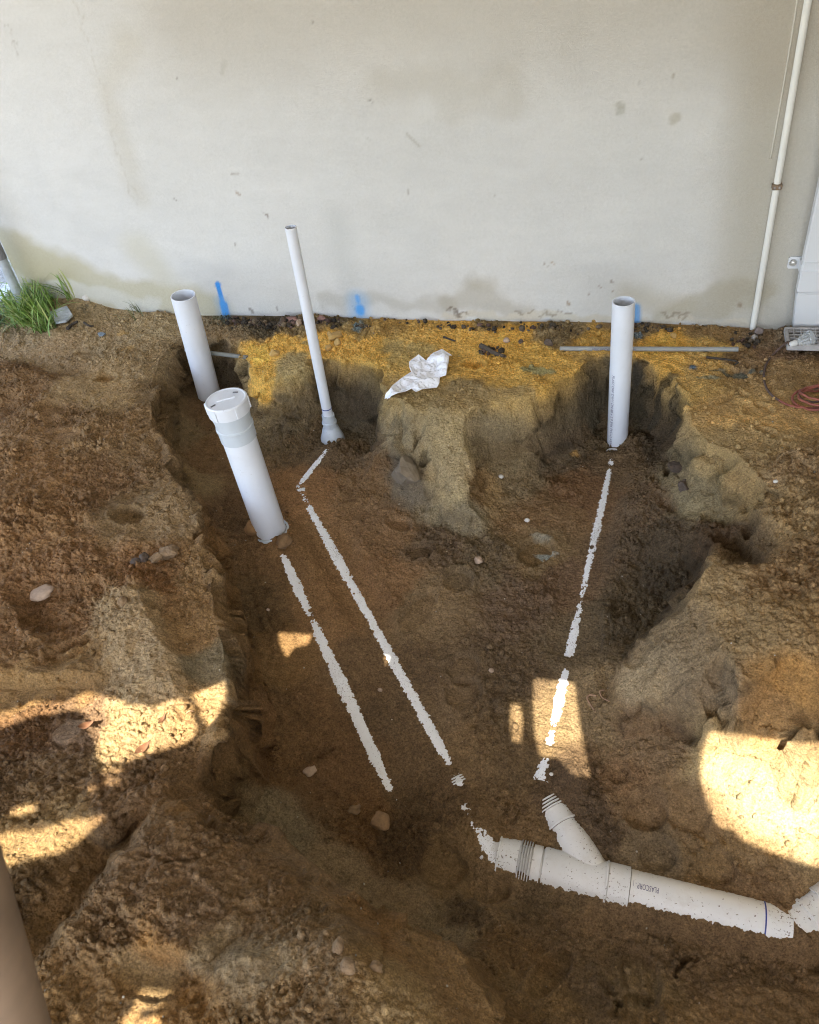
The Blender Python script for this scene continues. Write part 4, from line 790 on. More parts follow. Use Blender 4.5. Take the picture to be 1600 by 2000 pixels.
# thin pipe with reducer
YT = 2.64; pb = at_y(651, 862, YT); pt = at_y(567.5, 443, YT)
d = pt - pb; L = np.linalg.norm(d); d /= L; rt = rad(23, pt)
e = empty('vent_pipe', pb, 'tall thin white pipe rising from a bell shaped reducer', 'pipe')
lathe('pipe', pb, d, tube(L * .12, L, rt, .003), PVC, e, 32)
s = L * .16
lathe('ink_ring', pb, d, [(L * .182, rt), (L * .182, rt + .0006), (L * .186, rt + .0006), (L * .186, rt)], BLUEINK, e)
rb_ = rad(47, pb)
lathe('reducer', pb, d, [(-.10, rb_), (-.035, rb_), (.0, rb_ - .001), (.012, rb_), (.026, rb_ - .002), (.05, rb_ * .80), (.075, rt + .013), (.08, rt + .008), (.098, rt + .007), (.102, rt + .011), (.108, rt + .011), (.111, rt + .006), (.142, rt + .006), (.143, rt)], PVCG, e)
lathe('joint_ring', pb, d, [(-.002, rb_ - .003), (.0, rb_ + .001), (.003, rb_ + .001), (.005, rb_ - .003)], simple('dirty joint', (.16, .11, .07), .9), e)

# ------------------------------------------------------------------ buried lines
def pipe_line(c0, c1, r, label, ext0=.05, ext1=.02, name='buried_pipe'):
    d = c1 - c0; L = np.linalg.norm(d); e = empty(name, c0, label, 'pipe', 'drain pipes showing through the sand')
    lathe('pipe', c0, d, [(-ext0, r), (L + ext1, r)], PVCB, e, 96); return e
pipe_line(A1, B1, R1, 'left strip of white pipe showing through the sand below the capped pipe')
e = pipe_line(A2, B2, R2, 'middle strip of white pipe crossing the sandy pit floor, the longest unbroken one')
d2 = (B2 - A2) / np.linalg.norm(B2 - A2); L2 = np.linalg.norm(B2 - A2)
ts = (1520 - 968) / (1528 - 968)
for k in range(4): lathe('coupling_rib', A2 + d2 * (L2 * .974 + k * .008), d2, [(0, R2), (0, R2 + .003), (.004, R2 + .003), (.004, R2)], PVCD, e)
pipe_line(A2b, B2b, R2b, 'short white pipe strip in the sand just below the reducer', 0, 0)
pipe_line(A3, B3, R3, 'right strip of white pipe running from the printed pipe through the sunny patch', .05, -.045)

# ------------------------------------------------------------------ junction, main drain and elbow
e = empty('pipe_junction', MA, 'sand dusted white Y junction with ribbed couplings at the bottom of the pit', 'pipe junction')
def ring(name, px0, px1, r0, r1, mat=PVCD, k=.0008, seg=64):
    a, b = MS(px0), MS(px1); return lathe(name, MA, md, [(a, r0), (a + k, r1), (b - k, r1), (b, r0)], mat, e, seg)
lathe('inlet_pipe', MA, md, [(MS(960), RM - .003), (MS(1062), RM - .003)], PVCD, e)
ring('inlet_socket', 974, 1014, RM - .003, RM + .005)
ring('socket_rim', 973, 977, RM, RM + .0085)
for k in range(5): ring('coupling_rib', 1014 + k * 5, 1016.6 + k * 5, RM - .002, RM + .0085)
ring('collar', 1039, 1057, RM - .002, RM + .004)
# Y body: main barrel and branch as one skin
lathe('body', MA, md, [(MS(1059), RM - .002), (MS(1061), RM + .003), (MS(1066), RM + .005), (MS(1150), RM + .004), (MS(1182), RM + .004)], PVCD, e, 96)
bo = lathe('branch', BB, bd, [(0, .047), (BL * .12, .053), (BL * .40, .0525), (BL * .62, .048), (BL * .70, .0475)], PVCD, e, 96)
lathe('branch_collar', BB, bd, [(BL * .705, .047), (BL * .705, .0525), (BL * .72, .0535), (BL * .735, .0515), (BL * .90, .0515), (BL * .90, .047)], PVCD, e, 64)
for k in range(4): lathe('coupling_rib', BB + bd * (BL * .905 + k * .0085), bd, [(0, .046), (.0008, .056), (.004, .056), (.005, .046)], PVCD, e, 64)
ring('body_ring', 1181, 1186, RM, RM + .0075); ring('outlet_socket', 1186, 1228, RM, RM + .005)
for k in range(7):   # moulded marks on the socket
    pass
sweep('branch_bend', [BA, BA * .6 + EA * .4, EA], .045, PVCB, e, 48); sweep('inlet_bend', spline([MA + md * .02, MA - md * .0, MA * .5 + FA * .5, FA], 6), .052, PVCB, e, 48)
e = empty('drain_pipe', AX(1230), 'long white drain pipe with upside down print and a blue ring, bottom right', 'pipe')
lathe('pipe', MA, md, [(MS(1229), RM - .003), (MS(1229), RM), (MS(1541), RM), (MS(1541), RM - .004), (MS(1500), RM - .004)], PVCD, e, 96)
lathe('ink_ring', MA, md, [(MS(1487), RM), (MS(1487), RM + .0007), (MS(1490), RM + .0007), (MS(1490), RM)], BLUEINK, e, 96)
letters('PLASCORP', .021, around(MA, md, RM, MS(1283), -.42, 1), INK, e, xs=.56)
letters('- |', .018, around(MA, md, RM, MS(1240), -.46, 1), INK, e, xs=.6)
e = empty('pipe_elbow', EL0, 'speckled white elbow fitting cut off by the right edge of the frame', 'pipe fitting')
ed_ = EL1 - EL0; El = np.linalg.norm(ed_)
lathe('elbow_body', EL0, ed_, [(.0, .05), (.002, .0555), (El, .0555), (El + .06, .0555)], PVCD, e, 64)
lathe('socket_rim', EL0, ed_, [(El * .35, .055), (El * .35, .0595), (El * .42, .0595), (El * .42, .055)], PVCD, e, 64)
lathe('socket', EL0, ed_, [(El * .75, .055), (El * .75, .062), (El * 1.4, .062)], PVCD, e, 64)

# ------------------------------------------------------------------ conduits
GREYC = simple('grey plastic conduit', (.27, .27, .255), .5, .1, 20)
yg = 2.95; a = hit(1092, 690); b_ = hit(1441, 692); yv = (a[1] + b_[1]) / 2; rg = rad(9.5, b_)
gb = np.array([b_[0], b_[1], b_[2] + rg * 1.0]); ga = np.array([a[0], b_[1], hit(1150, 691)[2] - rg * .5 - .006])
for t in np.linspace(.35, 1, 15):
    q = ga + (gb - ga) * t; dz = zat(q[0], q[1]) - rg * .2 - q[2]
    if dz > 0: ga[2] += dz; gb[2] += dz
e = empty('conduit', gb, 'thin grey conduit lying on yellow sand behind the printed pipe', 'conduit')
lathe('conduit_tube', ga, gb - ga, tube(0, np.linalg.norm(gb - ga), rg, .002), GREYC, e, 20)
letters('ELECTRICAL CONDUIT 20mm', .013, around(ga, gb - ga, rg, .13, -.2, 1, False), INK, e)
p0 = at_y(418, 690, 2.90); p1 = at_y(476, 697, 2.86)
o = sweep('trench_conduit', [p0 - (p1 - p0) * 1.0, p0, p1, p1 + (p1 - p0) * .12], rad(8, p0), simple('muddy grey conduit', (.20, .20, .18), .8), None, 14); tag(o, 'muddy grey conduit crossing the trench behind the left open pipe', 'conduit')
# wall conduit
yq = YW - .014
qa = at_y(1471, 638, yq); qb = at_y(1582, -20, yq); rq = rad(11.5, qa)
WCON = simple('old white conduit', (.72, .71, .66), .5, .06, 8)
e = empty('wall_conduit', qa, 'white conduit fixed upright on the rendered wall at the right', 'conduit')
lathe('conduit_tube', qa, qb - qa, tube(-.01, np.linalg.norm(qb - qa) * 1.5, rq, .0025), WCON, e, 24)
qc = at_y(1518, 364, yq - .004); bm = bmesh.new(); box(bm, qc - np.array([.017, .013, .010]), qc + np.array([.017, .016, .010])); bmesh.ops.bevel(bm, geom=bm.edges, offset=.003, segments=2, affect='EDGES')
sd = from_bm('saddle_clip', bm, simple('rusted clip', (.20, .14, .09), .8, .5, 90), e)
for s_ in (-1, 1):
    bm = bmesh.new(); bmesh.ops.create_uvsphere(bm, u_segments=8, v_segments=6, radius=.005, matrix=Matrix.Translation(Vector(qc + np.array([s_ * .008, -.014, 0])))); from_bm('screw', bm, simple('steel screw', (.35, .32, .3), .5, metal=.6), sd)
# groove line of render beside the conduit
bm = bmesh.new()
for i in range(40):
    t = i / 39; p = at_y(1562 - (1562 - 1505) * t, -10 + 310 * t, YW - .001) if True else 0
ew = [at_y(1561, -20, YW - .0015), at_y(1505, 310, YW - .0015)]
o = sweep('render_edge', spline([ew[0], (ew[0] + ew[1]) / 2 + np.array([.002, 0, 0]), ew[1]], 10), .003, plain, wall, 6)

# ------------------------------------------------------------------ white metal cabinet, bracket, tray, plug
WM = simple('white enamelled steel', (.66, .67, .69), .35, .02, 3); DK = simple('dark underside', (.05, .055, .06), .7)
yf = 3.12; cl = at_y(1556, 575, yf); cb = at_y(1549, 642, yf); cu_ = at_y(1592, 372, yf)
xl = cl[0]; zbot = cb[2]; zmid = at_y(1556, 573, yf)[2]; xb = cb[0]
e = empty('heater_cabinet', (xl, yf, zbot), 'white metal cabinet hung low on the wall at the right edge', 'cabinet')
bm = bmesh.new(); box(bm, (xl, yf, zmid + .001), (xl + .55, YW - .03, 1.9)); bmesh.ops.bevel(bm, geom=bm.edges, offset=.004, segments=2, affect='EDGES'); from_bm('upper_panel', bm, WM, e)
bm = bmesh.new(); vs = box(bm, (xl + .001, yf + .001, zbot), (xl + .55, YW - .031, zmid - .001))
for v in vs:
    if v.co.z < zbot + .01 and v.co.x < xl + .1: v.co.x += xb - xl if abs(xb - xl) < .03 else .01
    if v.co.z < zbot + .01 and v.co.y < yf + .1: v.co.y += .004
bmesh.ops.bevel(bm, geom=bm.edges, offset=.003, segments=2, affect='EDGES'); from_bm('lower_panel', bm, WM, e)
bm = bmesh.new(); box(bm, (xl + .03, yf + .012, zbot - .004), (xl + .5, YW - .04, zbot - .001)); from_bm('underside', bm, DK, e)
for py in (514, 531):
    z = at_y(1570, py, yf)[2]; bm = bmesh.new(); box(bm, (xl + .004, yf - .007, z - .005), (xl + .548, yf + .003, z + .005)); bmesh.ops.bevel(bm, geom=bm.edges, offset=.002, segments=2, affect='EDGES'); from_bm('pressed_rib', bm, WM, e)
z = at_y(1590, 352, yf)[2]; bm = bmesh.new(); box(bm, (xl - .001, yf - .001, z - .0015), (xl + .551, yf + .001, z + .0015)); from_bm('panel_seam', bm, DK, e)
# bracket on the wall
b1 = at_y(1537, 524, YW - .004); b2 = at_y(1562, 501, YW - .004)
bm = bmesh.new(); box(bm, (b1[0], YW - .006, b1[2]), (xl + .04, YW - .001, b2[2])); bmesh.ops.bevel(bm, geom=[q for q in bm.edges if abs(q.verts[0].co.y - q.verts[1].co.y) > .003], offset=.004, segments=2, affect='EDGES'); br = from_bm('bracket', bm, WM, e)
bc = at_y(1549, 513, YW - .007); MET = simple('zinc screw', (.55, .55, .53), .35, .1, 40, 0, .8)
lathe('washer', bc, (0, -1, 0), [(0, .014), (.002, .014), (.003, .013), (.003, .005)], MET, br, 20)
lathe('screw', bc + np.array([0, -.003, 0]), (0, -1, 0), [(0, .0075), (.005, .0075), (.006, .005), (.006, 0.0003)], MET, br, 6)
bm = bmesh.new(); box(bm, (xl - .002, yf + .012, b1[2] + .004), (xl + .001, YW - .006, b2[2] - .004)); from_bm('bracket_side', bm, WM, br)
# drain tray with lattice
ta = hit(1534, 694); tb = at_z(1537, 645, ta[2] + .03)
TR = simple('grey white plastic tray', (.40, .38, .37), .6, .2, 30)
tx0 = ta[0]; tx1 = tx0 + .42; ty0 = ta[1]; ty1 = min(YW - .03, at_z(1540, 645, ta[2] + .03)[1]); tz = max(zat(x_, y_) for x_ in np.linspace(tx0, min(tx1, GX1), 12) for y_ in np.linspace(ty0, ty1, 10)) + .016
e = empty('drain_tray', (tx0, ty0, tz), 'pale plastic lattice tray on the ground below the white cabinet', 'tray')
for (a0, a1) in (((tx0, ty0), (tx1, ty0 + .012)), ((tx0, ty1 - .012), (tx1, ty1)), ((tx0, ty0 + .0122), (tx0 + .012, ty1 - .0122)), ((tx1 - .012, ty0 + .0122), (tx1, ty1 - .0122))):
    bm = bmesh.new(); box(bm, (a0[0], a0[1], tz - .015), (a1[0], a1[1], tz + .010)); bmesh.ops.bevel(bm, geom=bm.edges, offset=.003, segments=2, affect='EDGES'); from_bm('frame_bar', bm, TR, e)
for x in np.arange(tx0 + .03, tx1 - .02, .026):
    bm = bmesh.new(); box(bm, (x, ty0 + .0125, tz - .004), (x + .0035, ty1 - .0125, tz + .0065)); from_bm('long_slat', bm, TR, e)
for y in np.arange(ty0 + .03, ty1 - .02, .026):
    bm = bmesh.new(); box(bm, (tx0 + .0125, y, tz - .003), (tx1 - .0125, y + .0035, tz + .0078)); from_bm('cross_slat', bm, TR, e)
bm = bmesh.new(); box(bm, (tx0 + .013, ty0 + .013, tz - .018), (tx1 - .013, ty1 - .013, tz - .012)); from_bm('tray_floor', bm, DK, e)
# plug and cord
CLR, nn_, bb_ = new_mat('clear plastic plug'); bb_.inputs['Base Color'].default_value = (.75, .78, .80, 1); bb_.inputs['Roughness'].default_value = .2; bb_.inputs['Transmission Weight'].default_value = .75; bb_.inputs['IOR'].default_value = 1.3
CORD = simple('red orange cord', (.26, .075, .05), .6, .35, 30); CORDD = simple('muddy cord', (.10, .06, .045), .8, .3, 60)
pk = at_z(1548, 672, tz + .045); pe_ = at_z(1586, 658, tz + .06)
e = empty('power_plug', pk, 'clear plastic plug lying on the lattice tray', 'plug')
dd = pe_ - pk; Lp = np.linalg.norm(dd)
lathe('grip', pk, dd, [(-.012, .004), (-.008, .010), (.008, .0115), (.016, .009), (.018, .006)], simple('frosted grip', (.62, .62, .62), .4), e, 20)
lathe('plug_body', pk, dd, [(.016, .005), (.018, .011), (Lp * .4, .018), (Lp * .75, .023), (Lp * .78, .026), (Lp * 1.0, .027), (Lp * 1.02, .024), (Lp * 1.02, .001)], CLR, e, 28)
for s_ in (-1, 1):
    bm = bmesh.new(); box(bm, (-.002, s_ * .006 - .0015, 0), (.002, s_ * .006 + .0015, .03)); _, uu, vv = frame(dd); T = Matrix([[*uu], [*vv], [*(dd / Lp)]]).transposed().to_4x4(); T.translation = Vector(pk + dd / Lp * (Lp * .5)); bm.transform(T); from_bm('pin', bm, MET, e)
rc_ = rad(4.6, hit(1500, 780))
def onground(L, r): return [hit(*p) + np.array([0, 0, r * 1.0]) for p in L]
cp_ = [pk + np.array([-.01, -.005, 0])] + [pk * .5 + hit(1525, 682) * .5 + np.array([0, 0, .02])] + onground([(1512, 692), (1497, 712), (1492, 735), (1496, 757), (1508, 774), (1522, 784)], rc_)
e = empty('extension_cord', hit(1560, 800), 'orange red extension cord with a muddy end, coiled at the right edge', 'cord')
S = spline(cp_, 8); sweep('muddy_cord', S, rc_, CORDD, e, 10)
S2 = spline([S[-1]] + onground([(1535, 791), (1556, 797), (1580, 799), (1610, 800), (1660, 806)], rc_), 8); sweep('cord_strand', S2, rc_, CORD, e, 10)
cc = hit(1625, 785)
for k, (rx, ry, ox, oy, zz) in enumerate([(.13, .075, 0, 0, .004), (.12, .06, .01, .012, .014), (.125, .07, .012, -.012, .022), (.11, .055, .0, .004, .03)]):
    t = np.linspace(0, 2 * math.pi, 40); Q = np.stack([cc[0] + ox + rx * np.cos(t), cc[1] + oy + ry * np.sin(t), np.zeros_like(t)], 1)
    Q[:, 2] = [zat(q[0], q[1]) for q in Q]; Q[:, 2] += rc_ + zz + .004 * np.sin(3 * t + k)
    sweep('cord_loop', Q, rc_, CORD if k != 1 else CORDD, e, 8, False)

# ------------------------------------------------------------------ crumpled white wrapper
OUT = [(864, 687), (884, 697), (879, 703), (877, 718), (872, 739), (860, 740), (859.5, 753), (854, 760), (840, 761), (827, 766), (813, 770), (805, 765), (780, 773), (765, 780), (759, 790), (754, 795), (752, 789), (760, 773), (769, 761), (785, 748), (804, 732), (800, 722), (800, 713), (819, 699), (833, 708), (841, 697)]
Q = np.array([hit(*p) for p in OUT]); pv = [Vector((q[0], q[1])) for q in Q]; pe2 = [(i, (i + 1) % len(pv)) for i in range(len(pv))]
lo, hi = Q.min(0), Q.max(0)
pl2 = [(q[0], q[1]) for q in Q]
for x in np.arange(lo[0], hi[0], .0075):
    for y in np.arange(lo[1], hi[1], .0075):
        if inpoly((x, y), pl2): pv.append(Vector((x + random.uniform(-.002, .002), y + random.uniform(-.002, .002))))
cd = geometry.delaunay_2d_cdt(pv, pe2, [], 0, 1e-5)
vx = np.array([v.x for v in cd[0]]); vy = np.array([v.y for v in cd[0]])
zz = np.array([zat(a, b) for a, b in zip(vx, vy)])
cr_ = np.abs(pn2(vx * 11, vy * 11, 201)) * .030 + np.abs(pn2(vx * 26 + vy * 8, vy * 26, 202)) * .012 + np.abs(pn2(vx * 60, vy * 60, 203)) * .003
tri = [t for t in cd[2] if inpoly(((vx[list(t)]).mean(), (vy[list(t)]).mean()), pl2)]
WR, wn_, wb_ = new_mat('thin white plastic wrapper'); tcw = N(wn_, 'TexCoord').outputs['Object']
wn_.links.new(ramp(wn_, noise_n(wn_, 22, 4, .6, tcw).outputs[0], [(.5, (.86, .86, .90)), (.8, (.72, .70, .68))]).outputs[0], wb_.inputs['Base Color']); wb_.inputs['Roughness'].default_value = .38
wrap = from_np('wrapper', np.stack([vx, vy, zz + .005 + cr_], 1), tri, WR, None, False); tag(wrap, 'crumpled white wrapper dropped on the yellow sand', 'wrapper')
mo = wrap.modifiers.new('thick', 'SOLIDIFY'); mo.thickness = .0012

# ------------------------------------------------------------------ stones and debris
def rock(name, c, size, mat, label=None, cat='stone', group=None, seed=0, flat=1., rot=0., rough=.3, sub=3, sink=.3, angular=False):
    bm = bmesh.new(); bmesh.ops.create_icosphere(bm, subdivisions=sub, radius=1)
    V = np.array([v.co[:] for v in bm.verts])
    if angular:
        g = np.random.default_rng(seed); 
        for _ in range(9):
            nn = g.normal(size=3); nn /= np.linalg.norm(nn); h = g.uniform(.55, .85); dd = np.clip(V @ nn - h, 0, None); V = V - dd[:, None] * nn
    k = 1 + rough * pn3(V[:, 0] * 1.3 + seed * 3.1, V[:, 1] * 1.3, V[:, 2] * 1.3, seed % 50) + rough * .4 * pn3(V[:, 0] * 3.5, V[:, 1] * 3.5, V[:, 2] * 3.5 + seed, seed % 50 + 1) + rough * .15 * pn3(V[:, 0] * 9, V[:, 1] * 9, V[:, 2] * 9 + seed, 3)
    V = V * k[:, None] * np.array(size); V[:, 2] *= flat
    R = np.array(Matrix.Rotation(rot, 3, 'Z')); V = V @ R.T
    for v, q in zip(bm.verts, V): v.co = q
    o = from_bm(name, bm, mat, None, not angular); o.location = (c[0], c[1], c[2] + size[2] * flat * (1 - 2 * sink))
    if label: tag(o, label, cat, group)
    return o
def s(px, p): return px * depth(p) / F / 2
STB = simple('brown sandstone', (.26, .155, .075), .85, .3, 40, .5); STP = simple('pale pinkish stone', (.42, .30, .21), .8, .2, 60, .4); STW = simple('white pebble', (.62, .58, .52), .6, .1, 60); STG = simple('grey slate', (.17, .20, .22), .6, .15, 60, .3); CLOD = simple('sand clod', (.23, .145, .075), .95, .3, 60, .8); CLODD = simple('dark clod', (.10, .07, .05), .95, .3, 60, .8); BRK = simple('old red brick', (.26, .14, .11), .9, .3, 60, .6); YCL = simple('yellow sand clod', (.46, .29, .10), .95, .15, 60, .6)
p = hit(746, 1612); rock('stone', p, (s(44, p), s(50, p), s(44, p)), STB, 'big brown stone below the end of the left pipe strip', seed=5, rough=.12, rot=.3, sink=.22, angular=True)
p = hit(83, 1160); rock('stone', p, (s(46, p), s(42, p), s(14, p)), STP, 'flat pinkish stone lying on the brown heap at the left', seed=8, rough=.3, sink=.2, rot=.4)
for q, (px, py, a, b, mt, lb) in enumerate([(332, 1086, 48, 44, CLOD, 'largest clod of the small group on the left bank'), (306, 1092, 36, 24, CLOD, 'orange brown clod beside the largest clod on the left bank'), (283, 1093, 22, 26, CLODD, 'small upright clod at the left of the clod group'), (266, 1100, 20, 20, CLODD, 'dark little clod at the left end of the clod group'),
     (242, 1178, 20, 26, CLOD, 'round clod stuck near the top of the grey sand peak'), (796, 938, 76, 90, simple('dark packed sand', (.20, .155, .105), .95, .25, 25, .8), 'dark packed block at the foot of the centre bank'), (500, 1038, 40, 44, simple('orange clod', (.26, .14, .055), .95, .25, 50, .7), 'orange clod left of the capped pipe foot'), (556, 1062, 34, 30, simple('orange clod b', (.22, .13, .06), .95, .25, 50, .7), 'brown clod right of the capped pipe foot'),
     (935, 1097, 18, 18, STP, 'small pale pebble right of the footprints'), (606, 1508, 26, 14, STP, 'narrow pale stone on the lower left pit floor'), (1335, 955, 28, 34, CLODD, 'grey brown clod at the corner of the right hand hole'), (1318, 915, 40, 22, CLODD, 'flat dark clod in the right hand hole by its right wall'), (693, 1582, 26, 16, CLOD, 'small flat clod left of the big brown stone'), (662, 1850, 30, 26, CLOD, 'yellowish clod on the near heap'), (680, 1890, 34, 30, CLOD, 'second clod on the near heap below the yellowish one'), (735, 1893, 30, 24, CLOD, 'pale clod on the near heap towards the pit')]):
    p = hit(px, py); rock('clod' if 'clod' in lb or 'block' in lb else 'stone', p, (s(a, p), s(a, p) * .8, s(b, p) * .8), mt, lb, 'clod' if 'clod' in lb or 'block' in lb else 'stone', seed=20 + q * 7, rough=.35, rot=q * 1.1, sink=.25, angular=(q in (0, 1, 5, 10, 11)))
for q, (px, py, a, lb) in enumerate([(1515, 942, 8, 'white pebble on the right bank'), (979, 933, 9, 'white pebble at the hollow in the centre bank'), (1030, 1018, 9, 'round white pebble near the grey cement patch'), (743, 1349, 8, 'pinkish pebble between the left and middle pipe strips'), (1077, 1513, 7, 'white pebble beside the sunny patch'), (524, 1432, 7, 'white splinter at the foot of the left wall'), (524, 1192, 6, 'tiny pale pebble near the capped pipe strip'), (960, 1311, 9, 'pinkish pebble on the pit floor right of the footprints'), (170, 585, 14, 'cream pebble at the wall behind the grass'), (990, 668, 12, 'pale pink pebble on the yellow sand')]):
    p = hit(px, py); rock('pebble', p, (s(a, p) * 1.2, s(a, p), s(a, p)), STW if 'white' in lb or 'cream' in lb else STP, lb, 'pebble', seed=100 + q, rough=.2, sub=2, sink=.2)
for q, (px, py, a, b, mt, lb) in enumerate([(572, 627, 30, 14, BRK, 'old brick piece at the wall left of the thin pipe'), (553, 632, 16, 22, CLODD, 'dark brick chip left of the old brick piece'), (584, 634, 20, 16, STP, 'pinkish brick chip in front of the old brick piece'), (630, 626, 26, 14, BRK, 'red brick chip at the wall right of the thin pipe'), (1483, 650, 22, 18, simple('mauve stone', (.24, .19, .17), .9), 'mauve stone at the foot of the wall conduit'), (1474, 662, 20, 12, simple('pale stone chip', (.40, .36, .33), .9), 'pale stone chip in front of the mauve stone'), (1018, 669, 14, 10, CLODD, 'black stone on the yellow sand'), (1072, 672, 22, 16, CLODD, 'dark lump of soil at the left of the grey conduit'), (655, 660, 34, 16, YCL, 'long yellow clod right of the thin pipe'), (660, 672, 22, 18, YCL, 'yellow clod below the long one by the thin pipe'), (645, 655, 16, 14, YCL, 'small yellow clod touching the thin pipe'), (535, 693, 24, 16, YCL, 'yellow clod on the left bank edge by the thin pipe'), (642, 682, 20, 14, YCL, 'yellow clod low at the edge right of the thin pipe'), (1316, 659, 16, 14, YCL, 'yellow clod right of the printed pipe')]):
    p = hit(px, py); rock('rubble_piece', p, (s(a, p), s(a, p) * .7, s(b, p)), mt, lb, 'rubble', seed=150 + q * 3, rough=.25, rot=q * .9, sub=2, sink=.25, angular=True)
# shard, slate chip, sticks
def slab(name, pts, th, mat, label, cat, lift=.004, tilt=None):
    bm = bmesh.new(); Q = [hit(*p) for p in pts]; c = sum(Q) / len(Q); vs = [bm.verts.new(Vector(q + np.array([0, 0, lift]))) for q in Q]
    f = bm.faces.new(vs); r = bmesh.ops.extrude_face_region(bm, geom=[f]); bmesh.ops.translate(bm, verts=[v for v in r['geom'] if isinstance(v, bmesh.types.BMVert)], vec=(0, 0, th)); bmesh.ops.recalc_face_normals(bm, faces=bm.faces)
    bmesh.ops.bevel(bm, geom=bm.edges, offset=.0015, segments=1, affect='EDGES')
    return tag(from_bm(name, bm, mat), label, cat)
slab('concrete_shard', [(100, 617), (134, 605), (145, 622), (132, 634), (112, 638)], .012, simple('pale blue grey concrete', (.42, .45, .47), .8, .35, 50, .3), 'square pale grey concrete shard beside the grass', 'shard', .012)
slab('slate_chip', [(192, 654), (200, 652), (208, 655), (203, 659), (195, 660)], .006, STG, 'small blue grey slate chip on the left bank', 'chip', .006)
BARK = simple('dark stick', (.05, .038, .028), .9, .3, 90)
def stick(pts, r, label, name='stick', mat=BARK, cat='stick', lift=1.): 
    S = spline([hit(*p) + np.array([0, 0, r * lift]) for p in pts], 6); o = sweep(name, S, np.linspace(r, r * .6, len(S)), mat, None, 7); return tag(o, label, cat)
stick([(133, 645), (142, 637), (153, 631)], .009, 'black stick beside the concrete shard'); stick([(165, 632), (175, 638), (184, 639)], .006, 'short brown twig right of the concrete shard', 'twig', BARK, 'twig')
stick([(940, 680), (952, 686), (966, 694), (985, 700)], .012, 'dark fibrous root clump on the yellow sand', 'root_clump', simple('root fibre', (.09, .068, .05), .95, .4, 120, .9), 'root')
stick([(867, 660), (878, 664), (890, 668)], .005, 'dark twig on the yellow sand near the wall', 'twig', BARK, 'twig'); stick([(1380, 700), (1410, 703), (1440, 708), (1436, 714)], .005, 'brown root lying in front of the grey conduit', 'root', BARK, 'root')
ROOTP = simple('pale root', (.36, .22, .13), .8, .2, 60)
stick([(1165, 1362), (1152, 1360), (1147, 1366), (1153, 1378), (1163, 1392)], .0035, 'thin pale root hooked at the foot of the big mound', 'root', ROOTP, 'root', 2.); stick([(1180, 1350), (1172, 1352), (1176, 1364), (1190, 1372)], .003, 'second pale root, at the edge of the big mound', 'root', ROOTP, 'root', 2.)
stick([(365, 1396), (372, 1391), (380, 1392)], .002, 'pale curled root on the sunny left bank', 'root', ROOTP, 'root', 3.)
# dry leaves
LEAFM = simple('dry leaf', (.16, .07, .03), .7, .4, 40)
def leaf(px, py, L, W, rot, label):
    c = hit(px, py); t = np.linspace(0, 1, 9); wv_ = np.sin(math.pi * t ** .8) * W; R = np.array(Matrix.Rotation(rot, 3, 'Z')); V = []
    for tt, ww_ in zip(t, wv_):
        for sg in (-1, 0, 1): V.append([L * (tt - .5), sg * ww_, .006 + .012 * (tt - .5) ** 2 * 4 + abs(sg) * ww_ * .5])
    V = np.array(V) @ R.T + c; Fc = []
    for i in range(8):
        for k in range(2): a = i * 3 + k; Fc.append((a, a + 1, a + 4, a + 3))
    o = from_np('dry_leaf', V, Fc, LEAFM); o.modifiers.new('t', 'SOLIDIFY').thickness = .0008; tag(o, label, 'leaf', 'dry leaves on the left bank')
leaf(282, 1466, .05, .012, 1.1, 'curled dry leaf low in the sunny sand of the left bank'); leaf(319, 1409, .036, .006, 1.5, 'narrow reddish leaf in the middle of the sunny sand'); leaf(172, 1421, .045, .011, .6, 'reddish dry leaf at the left edge of the sunny sand')
# plank beside the wall end, galvanised pole, blurred post
WP = simple('white painted timber', (.72, .72, .70), .6, .08, 12)
p0, p1 = hit(-34, 645), hit(27, 572); d = (p1 - p0); L = np.linalg.norm(d); d /= L; nrm = np.cross(d, [0, 0, 1.])
bm = bmesh.new(); box(bm, (0, -.035, 0), (L, .035, .05)); T = Matrix([[*d], [*np.cross([0, 0, 1.], d)], [0, 0, 1.]]).transposed().to_4x4(); T.translation = Vector(p0); bm.transform(T); bmesh.ops.bevel(bm, geom=bm.edges, offset=.004, segments=2, affect='EDGES')
tag(from_bm('white_plank', bm, WP), 'end of a white plank on the ground left of the grass', 'plank')
GALV = simple('galvanised steel', (.40, .44, .48), .45, .18, 25, .1, .5)
pb = at_y(27, 556, YW - .09); pt = at_y(-20, 455, YW - .09); pt = np.array([pb[0], pb[1], 1.6]); rp = rad(19, pb)
e = empty('steel_pole', pb, 'galvanised steel pole at the left end of the wall', 'pole')
lathe('pole_tube', pb, pt - pb, tube(-.12, 1.6, rp, .003), GALV, e, 24)
zj = at_y(8, 505, YW - .09)[2] - pb[2]; lathe('pole_sleeve', pb, pt - pb, [(zj, rp), (zj, rp + .003), (zj + .10, rp + .003), (zj + .10, rp)], simple('dark steel', (.16, .16, .17), .5, .1, 20), e, 24)
TIM = simple('worn timber', (.25, .165, .105), .6, .35, 4, .1)
def along(px, py, dpt): v = _ray(px, py) / F; return EYE + ROT @ (v * dpt)
h1 = along(-104, 1690, .62); h2 = along(22, 2040, .80); hd = (h2 - h1) / np.linalg.norm(h2 - h1); rh = .037
tend = (h1[2] - (-.05)) / -hd[2]
o = lathe('timber_handle', h1 - hd * .5, hd, [(0, .0005), (.002, rh * .9), (.02, rh), (.5 + tend * .4, rh * 1.02), (.5 + tend, rh * 1.05)], TIM, None, 48); tag(o, 'blurred round timber handle leaning close to the camera at the bottom left corner', 'handle')

